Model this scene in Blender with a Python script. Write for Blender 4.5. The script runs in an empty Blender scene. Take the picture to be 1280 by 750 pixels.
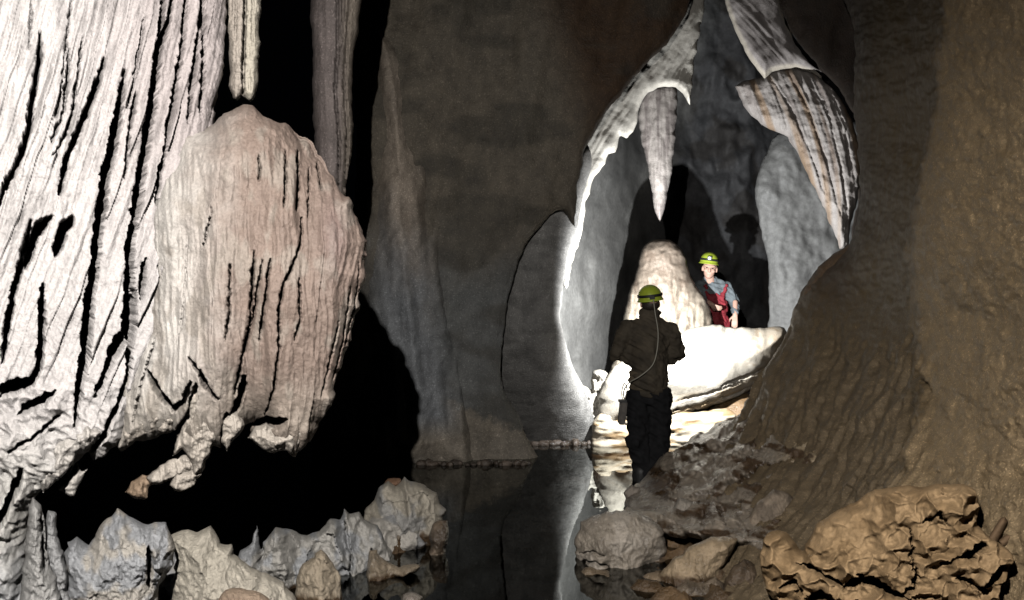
import bpy, bmesh, math, random
import numpy as np
from mathutils import Vector, Matrix

# ------------------------------------------------------------------ camera, light, exposure
SC = bpy.context.scene
COL = SC.collection
F = 1066.667          # focal length in photo pixels (1280 wide)
CH = 1.525            # eye height above the pool
HY = 385.0            # photo row of the horizon
cam_d = bpy.data.cameras.new('camera')
cam_d.lens = 30.0
cam_d.sensor_width = 36.0
cam_d.shift_y = 10.0 / 1280.0
cam_d.clip_end = 200.0
cam = bpy.data.objects.new('camera', cam_d)
COL.objects.link(cam)
cam.location = (0, 0, CH)
cam.rotation_euler = (math.radians(90), 0, 0)
SC.camera = cam

W = bpy.data.worlds.new('World')
SC.world = W
W.use_nodes = True
W.node_tree.nodes['Background'].inputs[0].default_value = (0.5, 0.6, 0.8, 1)
W.node_tree.nodes['Background'].inputs[1].default_value = 0.0006   # deep underground: no sky

def lamp(name, loc, target, watts, cone, blend, col, rad):
    d = bpy.data.lights.new(name, 'SPOT')
    d.energy = watts
    d.spot_size = math.radians(cone)
    d.spot_blend = blend
    d.color = col
    d.shadow_soft_size = rad
    o = bpy.data.objects.new(name, d)
    COL.objects.link(o)
    o.location = loc
    o.rotation_euler = (Vector(target) - Vector(loc)).to_track_quat('-Z', 'Y').to_euler()
    return o

# the photographer's raised flash, and the flash the standing caver holds in front of him
lamp('camera_flash', (-0.46, 0.0, 2.85), (-1.35, 3.9, 1.15), 1080, 144, 1.0, (1.0, 0.96, 0.92), 0.02)
lamp('hand_flash', (1.45, 8.5, 1.45), (2.3, 11.6, 1.8), 760, 165, 0.45, (0.96, 0.98, 1.0), 0.02)

SC.view_settings.view_transform = 'Standard'
SC.view_settings.look = 'None'
SC.view_settings.exposure = 0.0
SC.view_settings.gamma = 1.0
SC.cycles.max_bounces = 6
SC.cycles.diffuse_bounces = 0
SC.cycles.glossy_bounces = 3
SC.cycles.transparent_max_bounces = 8

# ------------------------------------------------------------------ noise
_rng = np.random.RandomState(7)
_perm = np.arange(512); _rng.shuffle(_perm); _perm = np.concatenate([_perm] * 3)
_ang = _rng.rand(512) * 2 * np.pi
_gx, _gy = np.cos(_ang).astype(np.float32), np.sin(_ang).astype(np.float32)

def pn(x, y, seed=0):
    x = np.asarray(x, np.float32) + seed * 17.31
    y = np.asarray(y, np.float32) + seed * 9.77
    xi = np.floor(x).astype(np.int64); yi = np.floor(y).astype(np.int64)
    xf = x - xi; yf = y - yi
    u = xf * xf * xf * (xf * (xf * 6 - 15) + 10); v = yf * yf * yf * (yf * (yf * 6 - 15) + 10)
    def g(ix, iy, fx, fy):
        h = _perm[(_perm[ix & 511] + iy) & 511]
        return _gx[h] * fx + _gy[h] * fy
    a = g(xi, yi, xf, yf); b = g(xi + 1, yi, xf - 1, yf)
    c = g(xi, yi + 1, xf, yf - 1); d = g(xi + 1, yi + 1, xf - 1, yf - 1)
    return 1.5 * ((a * (1 - u) + b * u) * (1 - v) + (c * (1 - u) + d * u) * v)

def fbm(x, y, seed=0, o=4, g=0.5):
    r = 0; a = 1.0
    for k in range(o):
        r = r + a * pn(x * 2 ** k, y * 2 ** k, seed + k); a *= g
    return r

def ridge(x, y, seed=0, o=3, g=0.5):            # sharp crests, 0..~1.5
    r = 0; a = 1.0
    for k in range(o):
        r = r + a * (1 - np.abs(pn(x * 2 ** k, y * 2 ** k, seed + k)) * 1.6); a *= g
    return r

def worley(x, y, seed=0):
    x = np.asarray(x, np.float32); y = np.asarray(y, np.float32)
    xi = np.floor(x).astype(np.int64); yi = np.floor(y).astype(np.int64)
    f1 = np.full(x.shape, 9.0, np.float32); f2 = f1.copy(); cid = np.zeros(x.shape, np.int64)
    for dx in (-1, 0, 1):
        for dy in (-1, 0, 1):
            h = _perm[(_perm[(xi + dx + seed * 31) & 511] + yi + dy) & 511]
            px = xi + dx + 0.5 + 0.45 * np.cos(h * 1.7); py = yi + dy + 0.5 + 0.45 * np.sin(h * 2.9)
            d = np.hypot(px - x, py - y)
            m = d < f1
            f2 = np.where(m, f1, np.minimum(f2, d)); cid = np.where(m, h, cid); f1 = np.where(m, d, f1)
    return f1, f2, cid

def sstep(a, b, x):
    t = np.clip((x - a) / (b - a), 0, 1)
    return t * t * (3 - 2 * t)

def mixc(a, b, t):
    t = np.asarray(t)[..., None]
    return np.asarray(a) * (1 - t) + np.asarray(b) * t

# ------------------------------------------------------------------ geometry helpers
def P(px, py, Y):                      # photo pixel + distance -> point in the cave
    return ((px - 640.0) / F * Y, Y, CH - (py - HY) / F * Y)

def smooth_poly(pts, seg, jag, seed, curve=True):
    pts = np.array(pts, float); n = len(pts); out = []
    for i in range(n):
        p0, p1, p2, p3 = pts[i - 1], pts[i], pts[(i + 1) % n], pts[(i + 2) % n]
        L = np.linalg.norm(p2 - p1); k = max(1, int(L / seg))
        for j in range(k):
            t = j / k
            if curve:
                q = 0.5 * ((2 * p1) + (p2 - p0) * t + (2 * p0 - 5 * p1 + 4 * p2 - p3) * t * t + (3 * p1 - p0 - 3 * p2 + p3) * t ** 3)
                q = 0.6 * q + 0.4 * (p1 + (p2 - p1) * t)
            else:
                q = p1 + (p2 - p1) * t
            out.append(q)
    out = np.array(out)
    if jag:
        out[:, 0] += jag * fbm(out[:, 0] / 22, out[:, 1] / 22, seed, 3, .7)
        out[:, 1] += jag * fbm(out[:, 0] / 22, out[:, 1] / 22, seed + 5, 3, .7)
    return out

def poly_sd(x, y, poly):               # signed distance (inside > 0) and nearest boundary point
    N = len(x); sd = np.empty(N, np.float32); nx = np.empty(N, np.float32); ny = np.empty(N, np.float32)
    A = poly.astype(np.float32); B = np.roll(A, -1, 0); D = B - A
    L2 = (D ** 2).sum(1) + 1e-9
    ch = max(1, 3000000 // len(A))
    for s in range(0, N, ch):
        X = x[s:s + ch, None]; Y = y[s:s + ch, None]
        rx = X - A[:, 0]; ry = Y - A[:, 1]
        t = np.clip((rx * D[:, 0] + ry * D[:, 1]) / L2, 0, 1)
        ex = rx - t * D[:, 0]; ey = ry - t * D[:, 1]
        d2 = ex * ex + ey * ey
        k = d2.argmin(1); ar = np.arange(len(k))
        dist = np.sqrt(d2[ar, k])
        c = ((A[:, 1] > Y) != (B[:, 1] > Y)) & (rx < D[:, 0] * ry / np.where(np.abs(D[:, 1]) < 1e-9, 1e-9, D[:, 1]))
        ins = (c.sum(1) & 1) == 1
        sd[s:s + ch] = np.where(ins, dist, -dist)
        nx[s:s + ch] = X[:, 0] - ex[ar, k]; ny[s:s + ch] = Y[:, 0] - ey[ar, k]
    return sd, nx, ny

def line_dist(x, y, pts):              # distance to polyline, and position 0..1 along it
    pts = np.array(pts, np.float32); best = np.full(x.shape, 1e9, np.float32); al = np.zeros(x.shape, np.float32)
    L = np.r_[0, np.cumsum(np.hypot(*np.diff(pts, axis=0).T))]
    for i in range(len(pts) - 1):
        a, d = pts[i], pts[i + 1] - pts[i]
        l2 = float((d ** 2).sum()) + 1e-9
        t = np.clip(((x - a[0]) * d[0] + (y - a[1]) * d[1]) / l2, 0, 1)
        e = np.hypot(x - a[0] - t * d[0], y - a[1] - t * d[1])
        m = e < best
        best = np.where(m, e, best); al = np.where(m, (L[i] + t * (L[i + 1] - L[i])) / L[-1], al)
    return best, al

def carve(x, y, grooves, seed=0, rag=1.5):       # deep slots: (points, width px, depth m)
    h = np.zeros(x.shape, np.float32)
    wx = x + rag * fbm(x / 9, y / 9, seed, 3, .7); wy = y + rag * fbm(x / 9, y / 9, seed + 9, 2)
    for pts, w, dep in grooves:
        q = np.array(pts)
        m = (x > q[:, 0].min() - 25) & (x < q[:, 0].max() + 25) & (y > q[:, 1].min() - 25) & (y < q[:, 1].max() + 25)
        if not m.any(): continue
        d, a = line_dist(wx[m], wy[m], pts)
        ww = w * 0.5 * np.clip(np.minimum(a, 1 - a) * 5 + .25, 0, 1) * (1 + .35 * pn(wx[m] / 15, wy[m] / 15, seed + 3))
        c = dep * sstep(0, 1, (ww + 1.1 - d) / 2.0)
        h[m] = np.minimum(h[m], -c)
    return h

def tps(ctrl):                                   # thin-plate depth field through (px, py, Y) points
    c = np.array(ctrl, float); p = c[:, :2] / 100.0; n = len(p)
    def U(r2): return 0.5 * r2 * np.log(r2 + 1e-9)
    K = U(((p[:, None] - p[None]) ** 2).sum(-1)) + 0.02 * np.eye(n)
    Pm = np.c_[np.ones(n), p]
    M = np.zeros((n + 3, n + 3)); M[:n, :n] = K; M[:n, n:] = Pm; M[n:, :n] = Pm.T
    s = np.linalg.solve(M, np.r_[c[:, 2], 0, 0, 0])
    def f(x, y):
        x = np.asarray(x, float) / 100; y = np.asarray(y, float) / 100
        r = s[n] + s[n + 1] * x + s[n + 2] * y
        for i in range(n):
            r = r + s[i] * U((x - p[i, 0]) ** 2 + (y - p[i, 1]) ** 2)
        return r
    return f

def make_mesh(name, V, Fc, mat, colr=None, smooth=True):
    me = bpy.data.meshes.new(name)
    V = np.asarray(V, np.float32)
    if isinstance(Fc, np.ndarray):
        k = Fc.shape[1]
        me.vertices.add(len(V)); me.vertices.foreach_set('co', V.ravel())
        me.loops.add(Fc.size); me.loops.foreach_set('vertex_index', Fc.ravel().astype(np.int32))
        me.polygons.add(len(Fc)); me.polygons.foreach_set('loop_start', np.arange(0, Fc.size, k, dtype=np.int32))
        me.update(calc_edges=True); me.validate()
    else:
        me.from_pydata([tuple(v) for v in V], [], Fc); me.update()
    if smooth: me.polygons.foreach_set('use_smooth', np.ones(len(me.polygons), bool))
    if colr is not None:
        at = me.color_attributes.new('Col', 'FLOAT_COLOR', 'POINT')
        c = np.ones((len(V), 4), np.float32); c[:, :3] = np.clip(colr, 0, 1)
        at.data.foreach_set('color', c.ravel())
    if mat: me.materials.append(mat)
    return me

def link(name, me, parent=None):
    o = bpy.data.objects.new(name, me)
    COL.objects.link(o)
    if parent: o.parent = parent
    return o

def tag(o, label, cat, group=None):
    o['label'] = label; o['category'] = cat
    if group: o['group'] = group
    return o

def struct(o):
    o['kind'] = 'structure'; return o

def slab(name, poly, Y0, mat, T=.2, R=20, step=2.0, back=.15, feat=None, col=(.3, .3, .3), jag=2.0, seed=1,
         seg=5, curve=True, parent=None, dirn=None, fade=4.0, lin=0.0):
    """A solid rock body: outline at its own distance, rounded front and back, carved relief."""
    pl = smooth_poly(poly, seg, jag, seed, curve)
    x0, y0 = pl.min(0) - step * 2; x1, y1 = pl.max(0) + step * 2
    gx = np.arange(x0, x1, step); gy = np.arange(y0, y1, step)
    GX, GY = np.meshgrid(gx, gy); sh = GX.shape
    sd, nx, ny = poly_sd(GX.ravel().astype(np.float32), GY.ravel().astype(np.float32), pl)
    ok = (sd > -0.6 * step).reshape(sh)
    cell = ok[:-1, :-1] & ok[1:, :-1] & ok[:-1, 1:] & ok[1:, 1:]
    cnt = np.zeros(sh, int)
    cnt[:-1, :-1] += cell; cnt[1:, :-1] += cell; cnt[:-1, 1:] += cell; cnt[1:, 1:] += cell
    used = cnt > 0; border = used & (cnt < 4)
    x = GX.ravel().copy(); y = GY.ravel().copy(); b = border.ravel(); u = used.ravel()
    x[b] = nx[b]; y[b] = ny[b]
    d = np.where(b, 0, np.maximum(sd, 0.05))
    idx = -np.ones(x.size, int); idx[u] = np.arange(u.sum())
    x, y, d, bb = x[u], y[u], d[u], b[u]
    t = np.clip(d / R, 0, 1); prof = np.sqrt(np.clip(1 - (1 - t) ** 2, 0, 1)) * (1 - lin) + t * lin
    Y = Y0(x, y) if callable(Y0) else np.full(x.shape, float(Y0))
    base = np.c_[(x - 640) / F * Y, Y, CH - (y - HY) / F * Y]
    if dirn is None:
        c = base.mean(0); v = np.array([0, 0, CH]) - c; v[2] *= .5; dirn = v / np.linalg.norm(v)
    h = T * prof
    if feat is not None: h = h + feat(x, y, d) * np.clip(d / fade, 0, 1)
    Vf = base + h[:, None] * dirn
    hb = back * prof
    Vb = base - hb[:, None] * dirn
    nb = np.where(~bb)[0]
    bi = np.arange(len(x)); bi[nb] = len(x) + np.arange(len(nb))
    ci, cj = np.where(cell); Wd = sh[1]
    q = np.c_[ci * Wd + cj, (ci + 1) * Wd + cj, (ci + 1) * Wd + cj + 1, ci * Wd + cj + 1]
    q = idx[q]
    V = np.r_[Vf, Vb[nb]]; Q = np.r_[q, bi[q][:, ::-1]]
    C = col(x, y, d) if callable(col) else np.tile(np.array(col, float), (len(x), 1))
    C = np.r_[C, C[nb]]
    me = make_mesh(name, V, Q, mat, C)
    return link(name, me, parent)

# ------------------------------------------------------------------ materials
def rockmat(name, rough=.6, bump=.4, bscale=60, streak=0.0, var=.35, spec=.4, wet=0.0, speck=0.0):
    m = bpy.data.materials.new(name); m.use_nodes = True
    nt = m.node_tree; N = nt.nodes; L = nt.links
    bs = N['Principled BSDF']
    at = N.new('ShaderNodeAttribute'); at.attribute_name = 'Col'
    geo = N.new('ShaderNodeNewGeometry')
    n1 = N.new('ShaderNodeTexNoise'); n1.inputs['Scale'].default_value = bscale * .12; n1.inputs['Detail'].default_value = 8; n1.inputs['Roughness'].default_value = .7
    mp = N.new('ShaderNodeMapping'); mp.inputs['Scale'].default_value = (1, 1, 1 - streak)
    L.new(geo.outputs['Position'], mp.inputs[0]); L.new(mp.outputs[0], n1.inputs['Vector'])
    mr = N.new('ShaderNodeMapRange'); mr.inputs[1].default_value = .3; mr.inputs[2].default_value = .7
    mr.inputs[3].default_value = 1 - var; mr.inputs[4].default_value = 1 + var
    L.new(n1.outputs[0], mr.inputs[0])
    n2 = N.new('ShaderNodeTexNoise'); n2.inputs['Scale'].default_value = bscale; n2.inputs['Detail'].default_value = 6; n2.inputs['Roughness'].default_value = .65
    L.new(geo.outputs['Position'], n2.inputs['Vector'])
    mr2 = N.new('ShaderNodeMapRange'); mr2.inputs[1].default_value = .3; mr2.inputs[2].default_value = .7
    mr2.inputs[3].default_value = .8; mr2.inputs[4].default_value = 1.2
    L.new(n2.outputs[0], mr2.inputs[0])
    mu = N.new('ShaderNodeMath'); mu.operation = 'MULTIPLY'; L.new(mr.outputs[0], mu.inputs[0]); L.new(mr2.outputs[0], mu.inputs[1])
    vm = N.new('ShaderNodeVectorMath'); vm.operation = 'SCALE'
    L.new(at.outputs['Color'], vm.inputs[0]); L.new(mu.outputs[0], vm.inputs['Scale'])
    last = vm.outputs[0]
    if speck:                                     # tiny crystals, their sparkle painted as brighter specks of colour
        n3 = N.new('ShaderNodeTexNoise'); n3.inputs['Scale'].default_value = bscale * 1.2; n3.inputs['Detail'].default_value = 1
        L.new(geo.outputs['Position'], n3.inputs['Vector'])
        m3 = N.new('ShaderNodeMapRange'); m3.inputs[1].default_value = .60; m3.inputs[2].default_value = .74; m3.inputs[3].default_value = 1; m3.inputs[4].default_value = 1 + speck
        L.new(n3.outputs[0], m3.inputs[0])
        v3 = N.new('ShaderNodeVectorMath'); v3.operation = 'SCALE'; L.new(last, v3.inputs[0]); L.new(m3.outputs[0], v3.inputs['Scale']); last = v3.outputs[0]
    L.new(last, bs.inputs['Base Color'])
    bp = N.new('ShaderNodeBump'); bp.inputs['Strength'].default_value = bump; bp.inputs['Distance'].default_value = .012
    ad = N.new('ShaderNodeMath'); ad.operation = 'ADD'; L.new(n1.outputs[0], ad.inputs[0]); L.new(n2.outputs[0], ad.inputs[1])
    L.new(ad.outputs[0], bp.inputs['Height']); L.new(bp.outputs[0], bs.inputs['Normal'])
    r2 = N.new('ShaderNodeMapRange'); r2.inputs[1].default_value = .35; r2.inputs[2].default_value = .65
    r2.inputs[3].default_value = max(.08, rough - .15 - wet); r2.inputs[4].default_value = rough + .15
    L.new(n1.outputs[0], r2.inputs[0]); L.new(r2.outputs[0], bs.inputs['Roughness'])
    bs.inputs['Specular IOR Level'].default_value = spec
    return m

def plain(name, c, rough=.6, noise=0.0, scale=80, bump=0.0, spec=.4):
    m = bpy.data.materials.new(name); m.use_nodes = True
    nt = m.node_tree; N = nt.nodes; L = nt.links; bs = N['Principled BSDF']
    tc = N.new('ShaderNodeTexCoord'); n = N.new('ShaderNodeTexNoise'); n.inputs['Scale'].default_value = scale; n.inputs['Detail'].default_value = 6
    L.new(tc.outputs['Object'], n.inputs['Vector'])
    mr = N.new('ShaderNodeMapRange'); mr.inputs[1].default_value = .3; mr.inputs[2].default_value = .7
    mr.inputs[3].default_value = 1 - noise; mr.inputs[4].default_value = 1 + noise; L.new(n.outputs[0], mr.inputs[0])
    vm = N.new('ShaderNodeVectorMath'); vm.operation = 'SCALE'; vm.inputs[0].default_value = c; L.new(mr.outputs[0], vm.inputs['Scale'])
    L.new(vm.outputs[0], bs.inputs['Base Color']); bs.inputs['Roughness'].default_value = rough
    bs.inputs['Specular IOR Level'].default_value = spec
    if bump:
        bp = N.new('ShaderNodeBump'); bp.inputs['Strength'].default_value = bump; bp.inputs['Distance'].default_value = .01
        L.new(n.outputs[0], bp.inputs['Height']); L.new(bp.outputs[0], bs.inputs['Normal'])
    return m

M_CALC = rockmat('calcite_flowstone', rough=.55, bump=.55, bscale=90, streak=.6, var=.14, spec=.35)
M_LIME = rockmat('washed_limestone', rough=.55, bump=1.0, bscale=75, var=.22, spec=.35)
M_WALL = rockmat('damp_cave_wall', rough=.6, bump=1.0, bscale=60, streak=.3, var=.38, spec=.35, speck=.8)
M_TAN = rockmat('tan_cave_wall', rough=.55, bump=1.0, bscale=95, var=.3, spec=.5, wet=.05, speck=1.2)
M_MUD = rockmat('wet_mud', rough=.45, bump=1.0, bscale=55, var=.4, spec=.7, wet=.25)
M_CLAY = rockmat('soft_clay', rough=.75, bump=.35, bscale=60, var=.15, spec=.2)
M_FAR = rockmat('far_chamber_rock', rough=.65, bump=.5, bscale=22, streak=.4, var=.22, spec=.3)

# ------------------------------------------------------------------ left: flowstone cascade and boss
def flute(u, v, seed, fine=7.0, long=90.0):
    return ridge(u / fine, v / long, seed, 2) * .6 + ridge(u / (fine * 3), v / (long * 1.6), seed + 4, 2)

G = [([(48, 60), (46, 95), (40, 130), (34, 175), (25, 205), (8, 238), (-4, 270)], 6, .3),
     ([(123, 90), (112, 125), (103, 150), (90, 180), (80, 205), (70, 250)], 6, .3),
     ([(147, 105), (139, 150), (133, 190), (124, 230), (118, 280), (113, 320), (106, 375), (101, 430), (95, 470), (88, 520)], 11, .4),
     ([(192, 20), (188, 70), (182, 120), (174, 180), (166, 230), (160, 270), (153, 310), (152, 375), (149, 410), (128, 455), (112, 478)], 10, .4),
     ([(208, -20), (202, 25), (196, 55), (189, 75)], 5, .25),
     ([(222, -20), (219, 30), (214, 85), (206, 130), (200, 160), (194, 200), (187, 225), (184, 262)], 4, .25),
     ([(241, -20), (238, 30), (232, 80), (226, 120), (222, 165)], 4, .25),
     ([(240, 10), (242, 60), (241, 110), (237, 152)], 5, .3),
     ([(36, 280), (33, 300), (26, 330), (17, 360), (10, 400), (4, 445)], 7, .3),
     ([(62, 275), (48, 285), (40, 300), (31, 335)], 10, .35),
     ([(86, 275), (76, 290), (66, 320)], 11, .35),
     ([(51, 355), (49, 420), (46, 455), (36, 472), (2, 486)], 8, .3),
     ([(0, 480), (22, 472), (38, 466)], 16, .35),
     ([(65, 478), (50, 490), (24, 505)], 9, .3),
     ([(70, 507), (50, 525), (12, 548)], 4, .2),
     ([(26, 570), (20, 590), (10, 612), (-2, 640)], 9, .3),
     ([(5, 470), (2, 480)], 6, .3),
     ([(149, 405), (134, 425), (126, 455), (113, 485)], 7, .35),
     ([(160, 360), (152, 460), (146, 485), (128, 520), (108, 560)], 7, .35),
     ([(85, 20), (80, 60), (72, 130), (66, 160)], 2, .08), ([(170, 40), (160, 100), (150, 150)], 2, .08),
     ([(82, 80), (76, 150), (60, 190)], 2.5, .1), ([(38, 10), (36, 80)], 2, .06),
     ([(160, 130), (152, 175), (147, 230)], 3, .15), ([(206, 130), (195, 190), (186, 250)], 2.5, .12),
     ([(97, 65), (92, 110), (84, 160), (70, 195), (62, 205)], 2.5, .1), ([(190, 265), (187, 300), (186, 350)], 2, .1),
     ([(172, 325), (168, 345), (166, 372)], 5, .2), ([(86, 575), (72, 590), (58, 606)], 7, .3)]
def saw(u, y, p, seed, wob=3.0):       # overlapping plates: each rises slowly, then drops off sharply on its right side
    w = (u + wob * fbm(y / 60, u / 120, seed, 2) + .35 * fbm(u / 8, y / 18, seed + 2, 2)) / p
    w = w + .35 * pn(w * .7, y / 300, seed + 3)
    k = np.floor(w); f = w - k
    a = _gx[(_perm[(k.astype(np.int64) * 7 + seed) & 511])] * .5 + .5
    return a * np.clip(pn(k * .77 + seed, y / 160, seed + 5) * 1.2 + .6, 0, 1) * (f - sstep(.93, 1, f) * f)
def casc_feat(x, y, d):
    lean = x + .24 * y + .0002 * y * y
    low = sstep(430, 520, y)
    h = .012 * flute(lean, y, 3, 9, 130) * (1 - .6 * low) + .03 * fbm(lean / 60, y / 200, 11, 3)
    h = h + .05 * saw(lean, y, 21, 3) * (1 - .7 * low) + .03 * saw(lean, y, 9, 14) * (1 - low) * sstep(330, 200, y)
    h = h + .006 * fbm(x / 14, y / 14, 5, 3) + low * .05 * fbm(x / 40, y / 40, 21, 3) + low * .03 * ridge((x + .8 * y) / 50, (y - .5 * x) / 26, 23, 2)
    h = h + .003 * np.clip(fbm(x / 3, y / 8, 31, 2), -1, 1)
    return h + carve(x, y, G, 2)
def casc_col(x, y, d):
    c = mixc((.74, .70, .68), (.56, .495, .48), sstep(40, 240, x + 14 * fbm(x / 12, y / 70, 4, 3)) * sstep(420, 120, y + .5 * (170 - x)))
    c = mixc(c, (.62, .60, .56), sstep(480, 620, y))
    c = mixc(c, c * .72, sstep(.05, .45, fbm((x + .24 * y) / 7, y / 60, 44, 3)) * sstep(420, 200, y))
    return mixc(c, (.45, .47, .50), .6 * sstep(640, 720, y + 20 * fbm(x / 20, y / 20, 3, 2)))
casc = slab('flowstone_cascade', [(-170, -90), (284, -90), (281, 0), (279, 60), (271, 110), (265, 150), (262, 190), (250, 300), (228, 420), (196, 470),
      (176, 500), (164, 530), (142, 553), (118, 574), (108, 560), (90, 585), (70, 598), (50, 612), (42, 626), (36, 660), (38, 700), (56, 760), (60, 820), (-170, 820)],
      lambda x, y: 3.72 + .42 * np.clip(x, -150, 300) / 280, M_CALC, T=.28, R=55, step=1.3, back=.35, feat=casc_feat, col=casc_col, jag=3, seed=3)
tag(casc, 'tall white fluted flowstone cascade with long black slots, filling the left edge', 'flowstone')

BG = [([(268, 270), (263, 295), (259, 314)], 3, .1), ([(289, 335), (288, 392), (284, 420)], 3, .14), ([(316, 320), (312, 396), (301, 450), (293, 485)], 4, .2),
      ([(325, 330), (315, 396), (306, 430)], 3.5, .16), ([(334, 330), (327, 381), (322, 420)], 3.5, .16), ([(369, 196), (368, 240), (365, 272)], 5, .25),
      ([(371, 280), (370, 307), (360, 335), (348, 359), (344, 381), (344, 430), (338, 480), (330, 512)], 3.5, .18), ([(367, 351), (368, 396), (362, 420)], 3, .16),
      ([(395, 205), (398, 243)], 3, .14), ([(354, 200), (352, 245), (350, 270)], 3, .12), ([(322, 210), (322, 240)], 2.5, .1), ([(383, 215), (379, 280)], 2.5, .1),
      ([(192, 457), (206, 480), (224, 500), (236, 490), (244, 467)], 7, .35), ([(255, 452), (262, 470), (274, 488)], 5, .3), ([(305, 462), (300, 490), (289, 518)], 8, .35),
      ([(286, 505), (281, 530), (279, 556)], 6, .35), ([(251, 470), (244, 505), (228, 530), (214, 542)], 8, .35), ([(318, 528), (335, 519), (352, 514)], 14, .35),
      ([(432, 360), (424, 420), (412, 470)], 2.5, .08), ([(442, 330), (440, 372), (428, 430)], 2.5, .08), ([(416, 400), (405, 450), (395, 490)], 2.5, .08),
      ([(243, 440), (252, 452), (262, 476)], 4, .2), ([(200, 420), (186, 470), (175, 520)], 3, .1), ([(240, 300), (236, 380), (228, 430)], 2, .05)]
def boss_feat(x, y, d):
    cx = 300 + (x - 300) * (1 + .15 * np.clip((y - 330) / 250, -1, 1))
    side = sstep(150, 60, d) * 0
    amp = sstep(170, 260, y)
    h = (.005 + .009 * amp) * flute(cx + 6 * pn(x / 60, y / 60, 2), y, 8, 8, 110)
    h = h + (.012 + .03 * amp) * saw(cx + 5 * pn(y / 70, x / 200, 9), y, 14, 21) * sstep(225, 300, x + .2 * (y - 300)) + .075 * fbm(x / 62, y / 150, 4, 2) + .006 * fbm(x / 9, y / 16, 7, 3)
    h = h + .0035 * np.clip(fbm(x / 3, y / 6, 17, 2), -1, 1) * (1.4 - .7 * amp)
    h = h - .05 * sstep(362, 372, x + 8 * pn(y / 50, 0 * y, 3)) * sstep(310, 270, y)            # a lobe that laps over the right flank
    return h + carve(x, y, [(p, w * (.62 if w < 6 else .9), q * (.75 if w < 6 else 1)) for p, w, q in BG], 6, 1.3)
def boss_col(x, y, d):
    c = mixc((.70, .66, .61), (.30, .228, .19), sstep(200, 320, x + 12 * fbm(x / 25, y / 25, 3)))  # pinkish calcite, with shading falloff to the right mixed into the colour
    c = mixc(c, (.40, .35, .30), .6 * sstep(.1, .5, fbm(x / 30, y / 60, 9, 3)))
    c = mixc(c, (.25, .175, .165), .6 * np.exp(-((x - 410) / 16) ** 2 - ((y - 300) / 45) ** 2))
    return mixc(c, (.42, .37, .31), .6 * sstep(440, 520, y))
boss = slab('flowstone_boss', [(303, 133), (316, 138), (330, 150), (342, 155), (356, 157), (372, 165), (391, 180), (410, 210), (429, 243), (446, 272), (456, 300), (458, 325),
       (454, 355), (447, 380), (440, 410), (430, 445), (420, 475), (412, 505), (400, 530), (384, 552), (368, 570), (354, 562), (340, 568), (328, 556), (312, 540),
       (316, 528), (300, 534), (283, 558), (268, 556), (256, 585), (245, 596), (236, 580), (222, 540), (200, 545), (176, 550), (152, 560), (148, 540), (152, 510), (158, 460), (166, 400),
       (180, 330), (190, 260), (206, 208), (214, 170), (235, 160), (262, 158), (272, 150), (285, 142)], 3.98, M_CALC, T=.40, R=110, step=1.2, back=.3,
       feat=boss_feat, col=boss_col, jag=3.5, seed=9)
tag(boss, 'big rounded pinkish flowstone boss bulging beside the white fluted cascade', 'flowstone')
# ragged lobes hanging under the boss and the cascade
def tongue(poly, Y0, par, col=(.58, .52, .45), seed=1, T=.08):
    return slab('hanging_lobe', poly, Y0 + .12, M_CALC, T=T * 1.3, R=24, lin=.8, curve=False, step=1.2, back=.05, jag=2.6, seed=seed, parent=par,
                feat=lambda x, y, d: .014 * flute(x, y, seed, 7, 40) + .02 * fbm(x / 12, y / 12, seed, 3) + .03 * worley((x + .4 * y) / 16, y / 34, seed)[0] ** 2, col=col)
tongue([(226, 470), (246, 466), (262, 480), (272, 505), (276, 535), (266, 560), (254, 585), (244, 597), (238, 575), (226, 562), (214, 570), (222, 545), (232, 520)], 3.62, boss, seed=31)
tongue([(318, 532), (335, 528), (352, 536), (368, 530), (384, 528), (378, 550), (366, 568), (352, 563), (338, 566), (322, 556), (310, 548)], 3.66, boss, seed=32)
tongue([(184, 598), (200, 582), (216, 572), (232, 568), (246, 578), (244, 592), (228, 594), (214, 600), (200, 606), (190, 606)], 3.66, boss, seed=33, T=.04)
tongue([(212, 606), (222, 590), (240, 586), (250, 592), (238, 608), (224, 616)], 3.64, boss, seed=34, T=.04)
tongue([(156, 616), (164, 602), (178, 592), (198, 590), (200, 602), (188, 610), (186, 622), (170, 624)], 3.7, boss, (.40, .29, .20), 35, .04)
tongue([(96, 578), (102, 588), (112, 586), (100, 606), (92, 622), (72, 612), (84, 596)], 3.66, casc, (.66, .62, .57), 36, .05)

tongue([(150, 538), (162, 520), (184, 505), (206, 500), (226, 512), (232, 530), (214, 540), (196, 542), (176, 548), (158, 558)], 3.68, boss, seed=37, T=.09)
tongue([(270, 520), (284, 512), (300, 516), (306, 530), (294, 548), (283, 562), (274, 548)], 3.64, boss, seed=38, T=.06)
tongue([(60, 560), (84, 540), (110, 530), (128, 540), (112, 558), (96, 566), (88, 582), (72, 600), (52, 616), (44, 600)], 3.5, casc, (.66, .62, .57), 39, .07)
SGV = [([(307, -80), (306, 20), (304, 70), (304, 126)], 4, .12), ([(296, -80), (295, 30), (294, 80)], 2, .03), ([(318, -80), (316, 10), (315, 60)], 2, .03)]
o = slab('flowstone_drapery', [(280, -90), (330, -90), (327, 0), (325, 30), (324, 70), (321, 108), (317, 126), (311, 129), (305, 125), (302, 121), (297, 127), (291, 124), (287, 96), (284, 50), (282, 0)], 4.2, M_CALC, T=.09, R=13, step=1.1, back=.08, jag=2.6, seed=40,
         feat=lambda x, y, d: .012 * flute(x, y, 5, 5, 70) + .010 * fbm(x / 5, y / 7, 5, 3) + carve(x, y, SGV, 3, 1), col=lambda x, y, d: mixc((.50, .44, .38), (.58, .53, .44), sstep(300, 310, x)))
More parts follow.
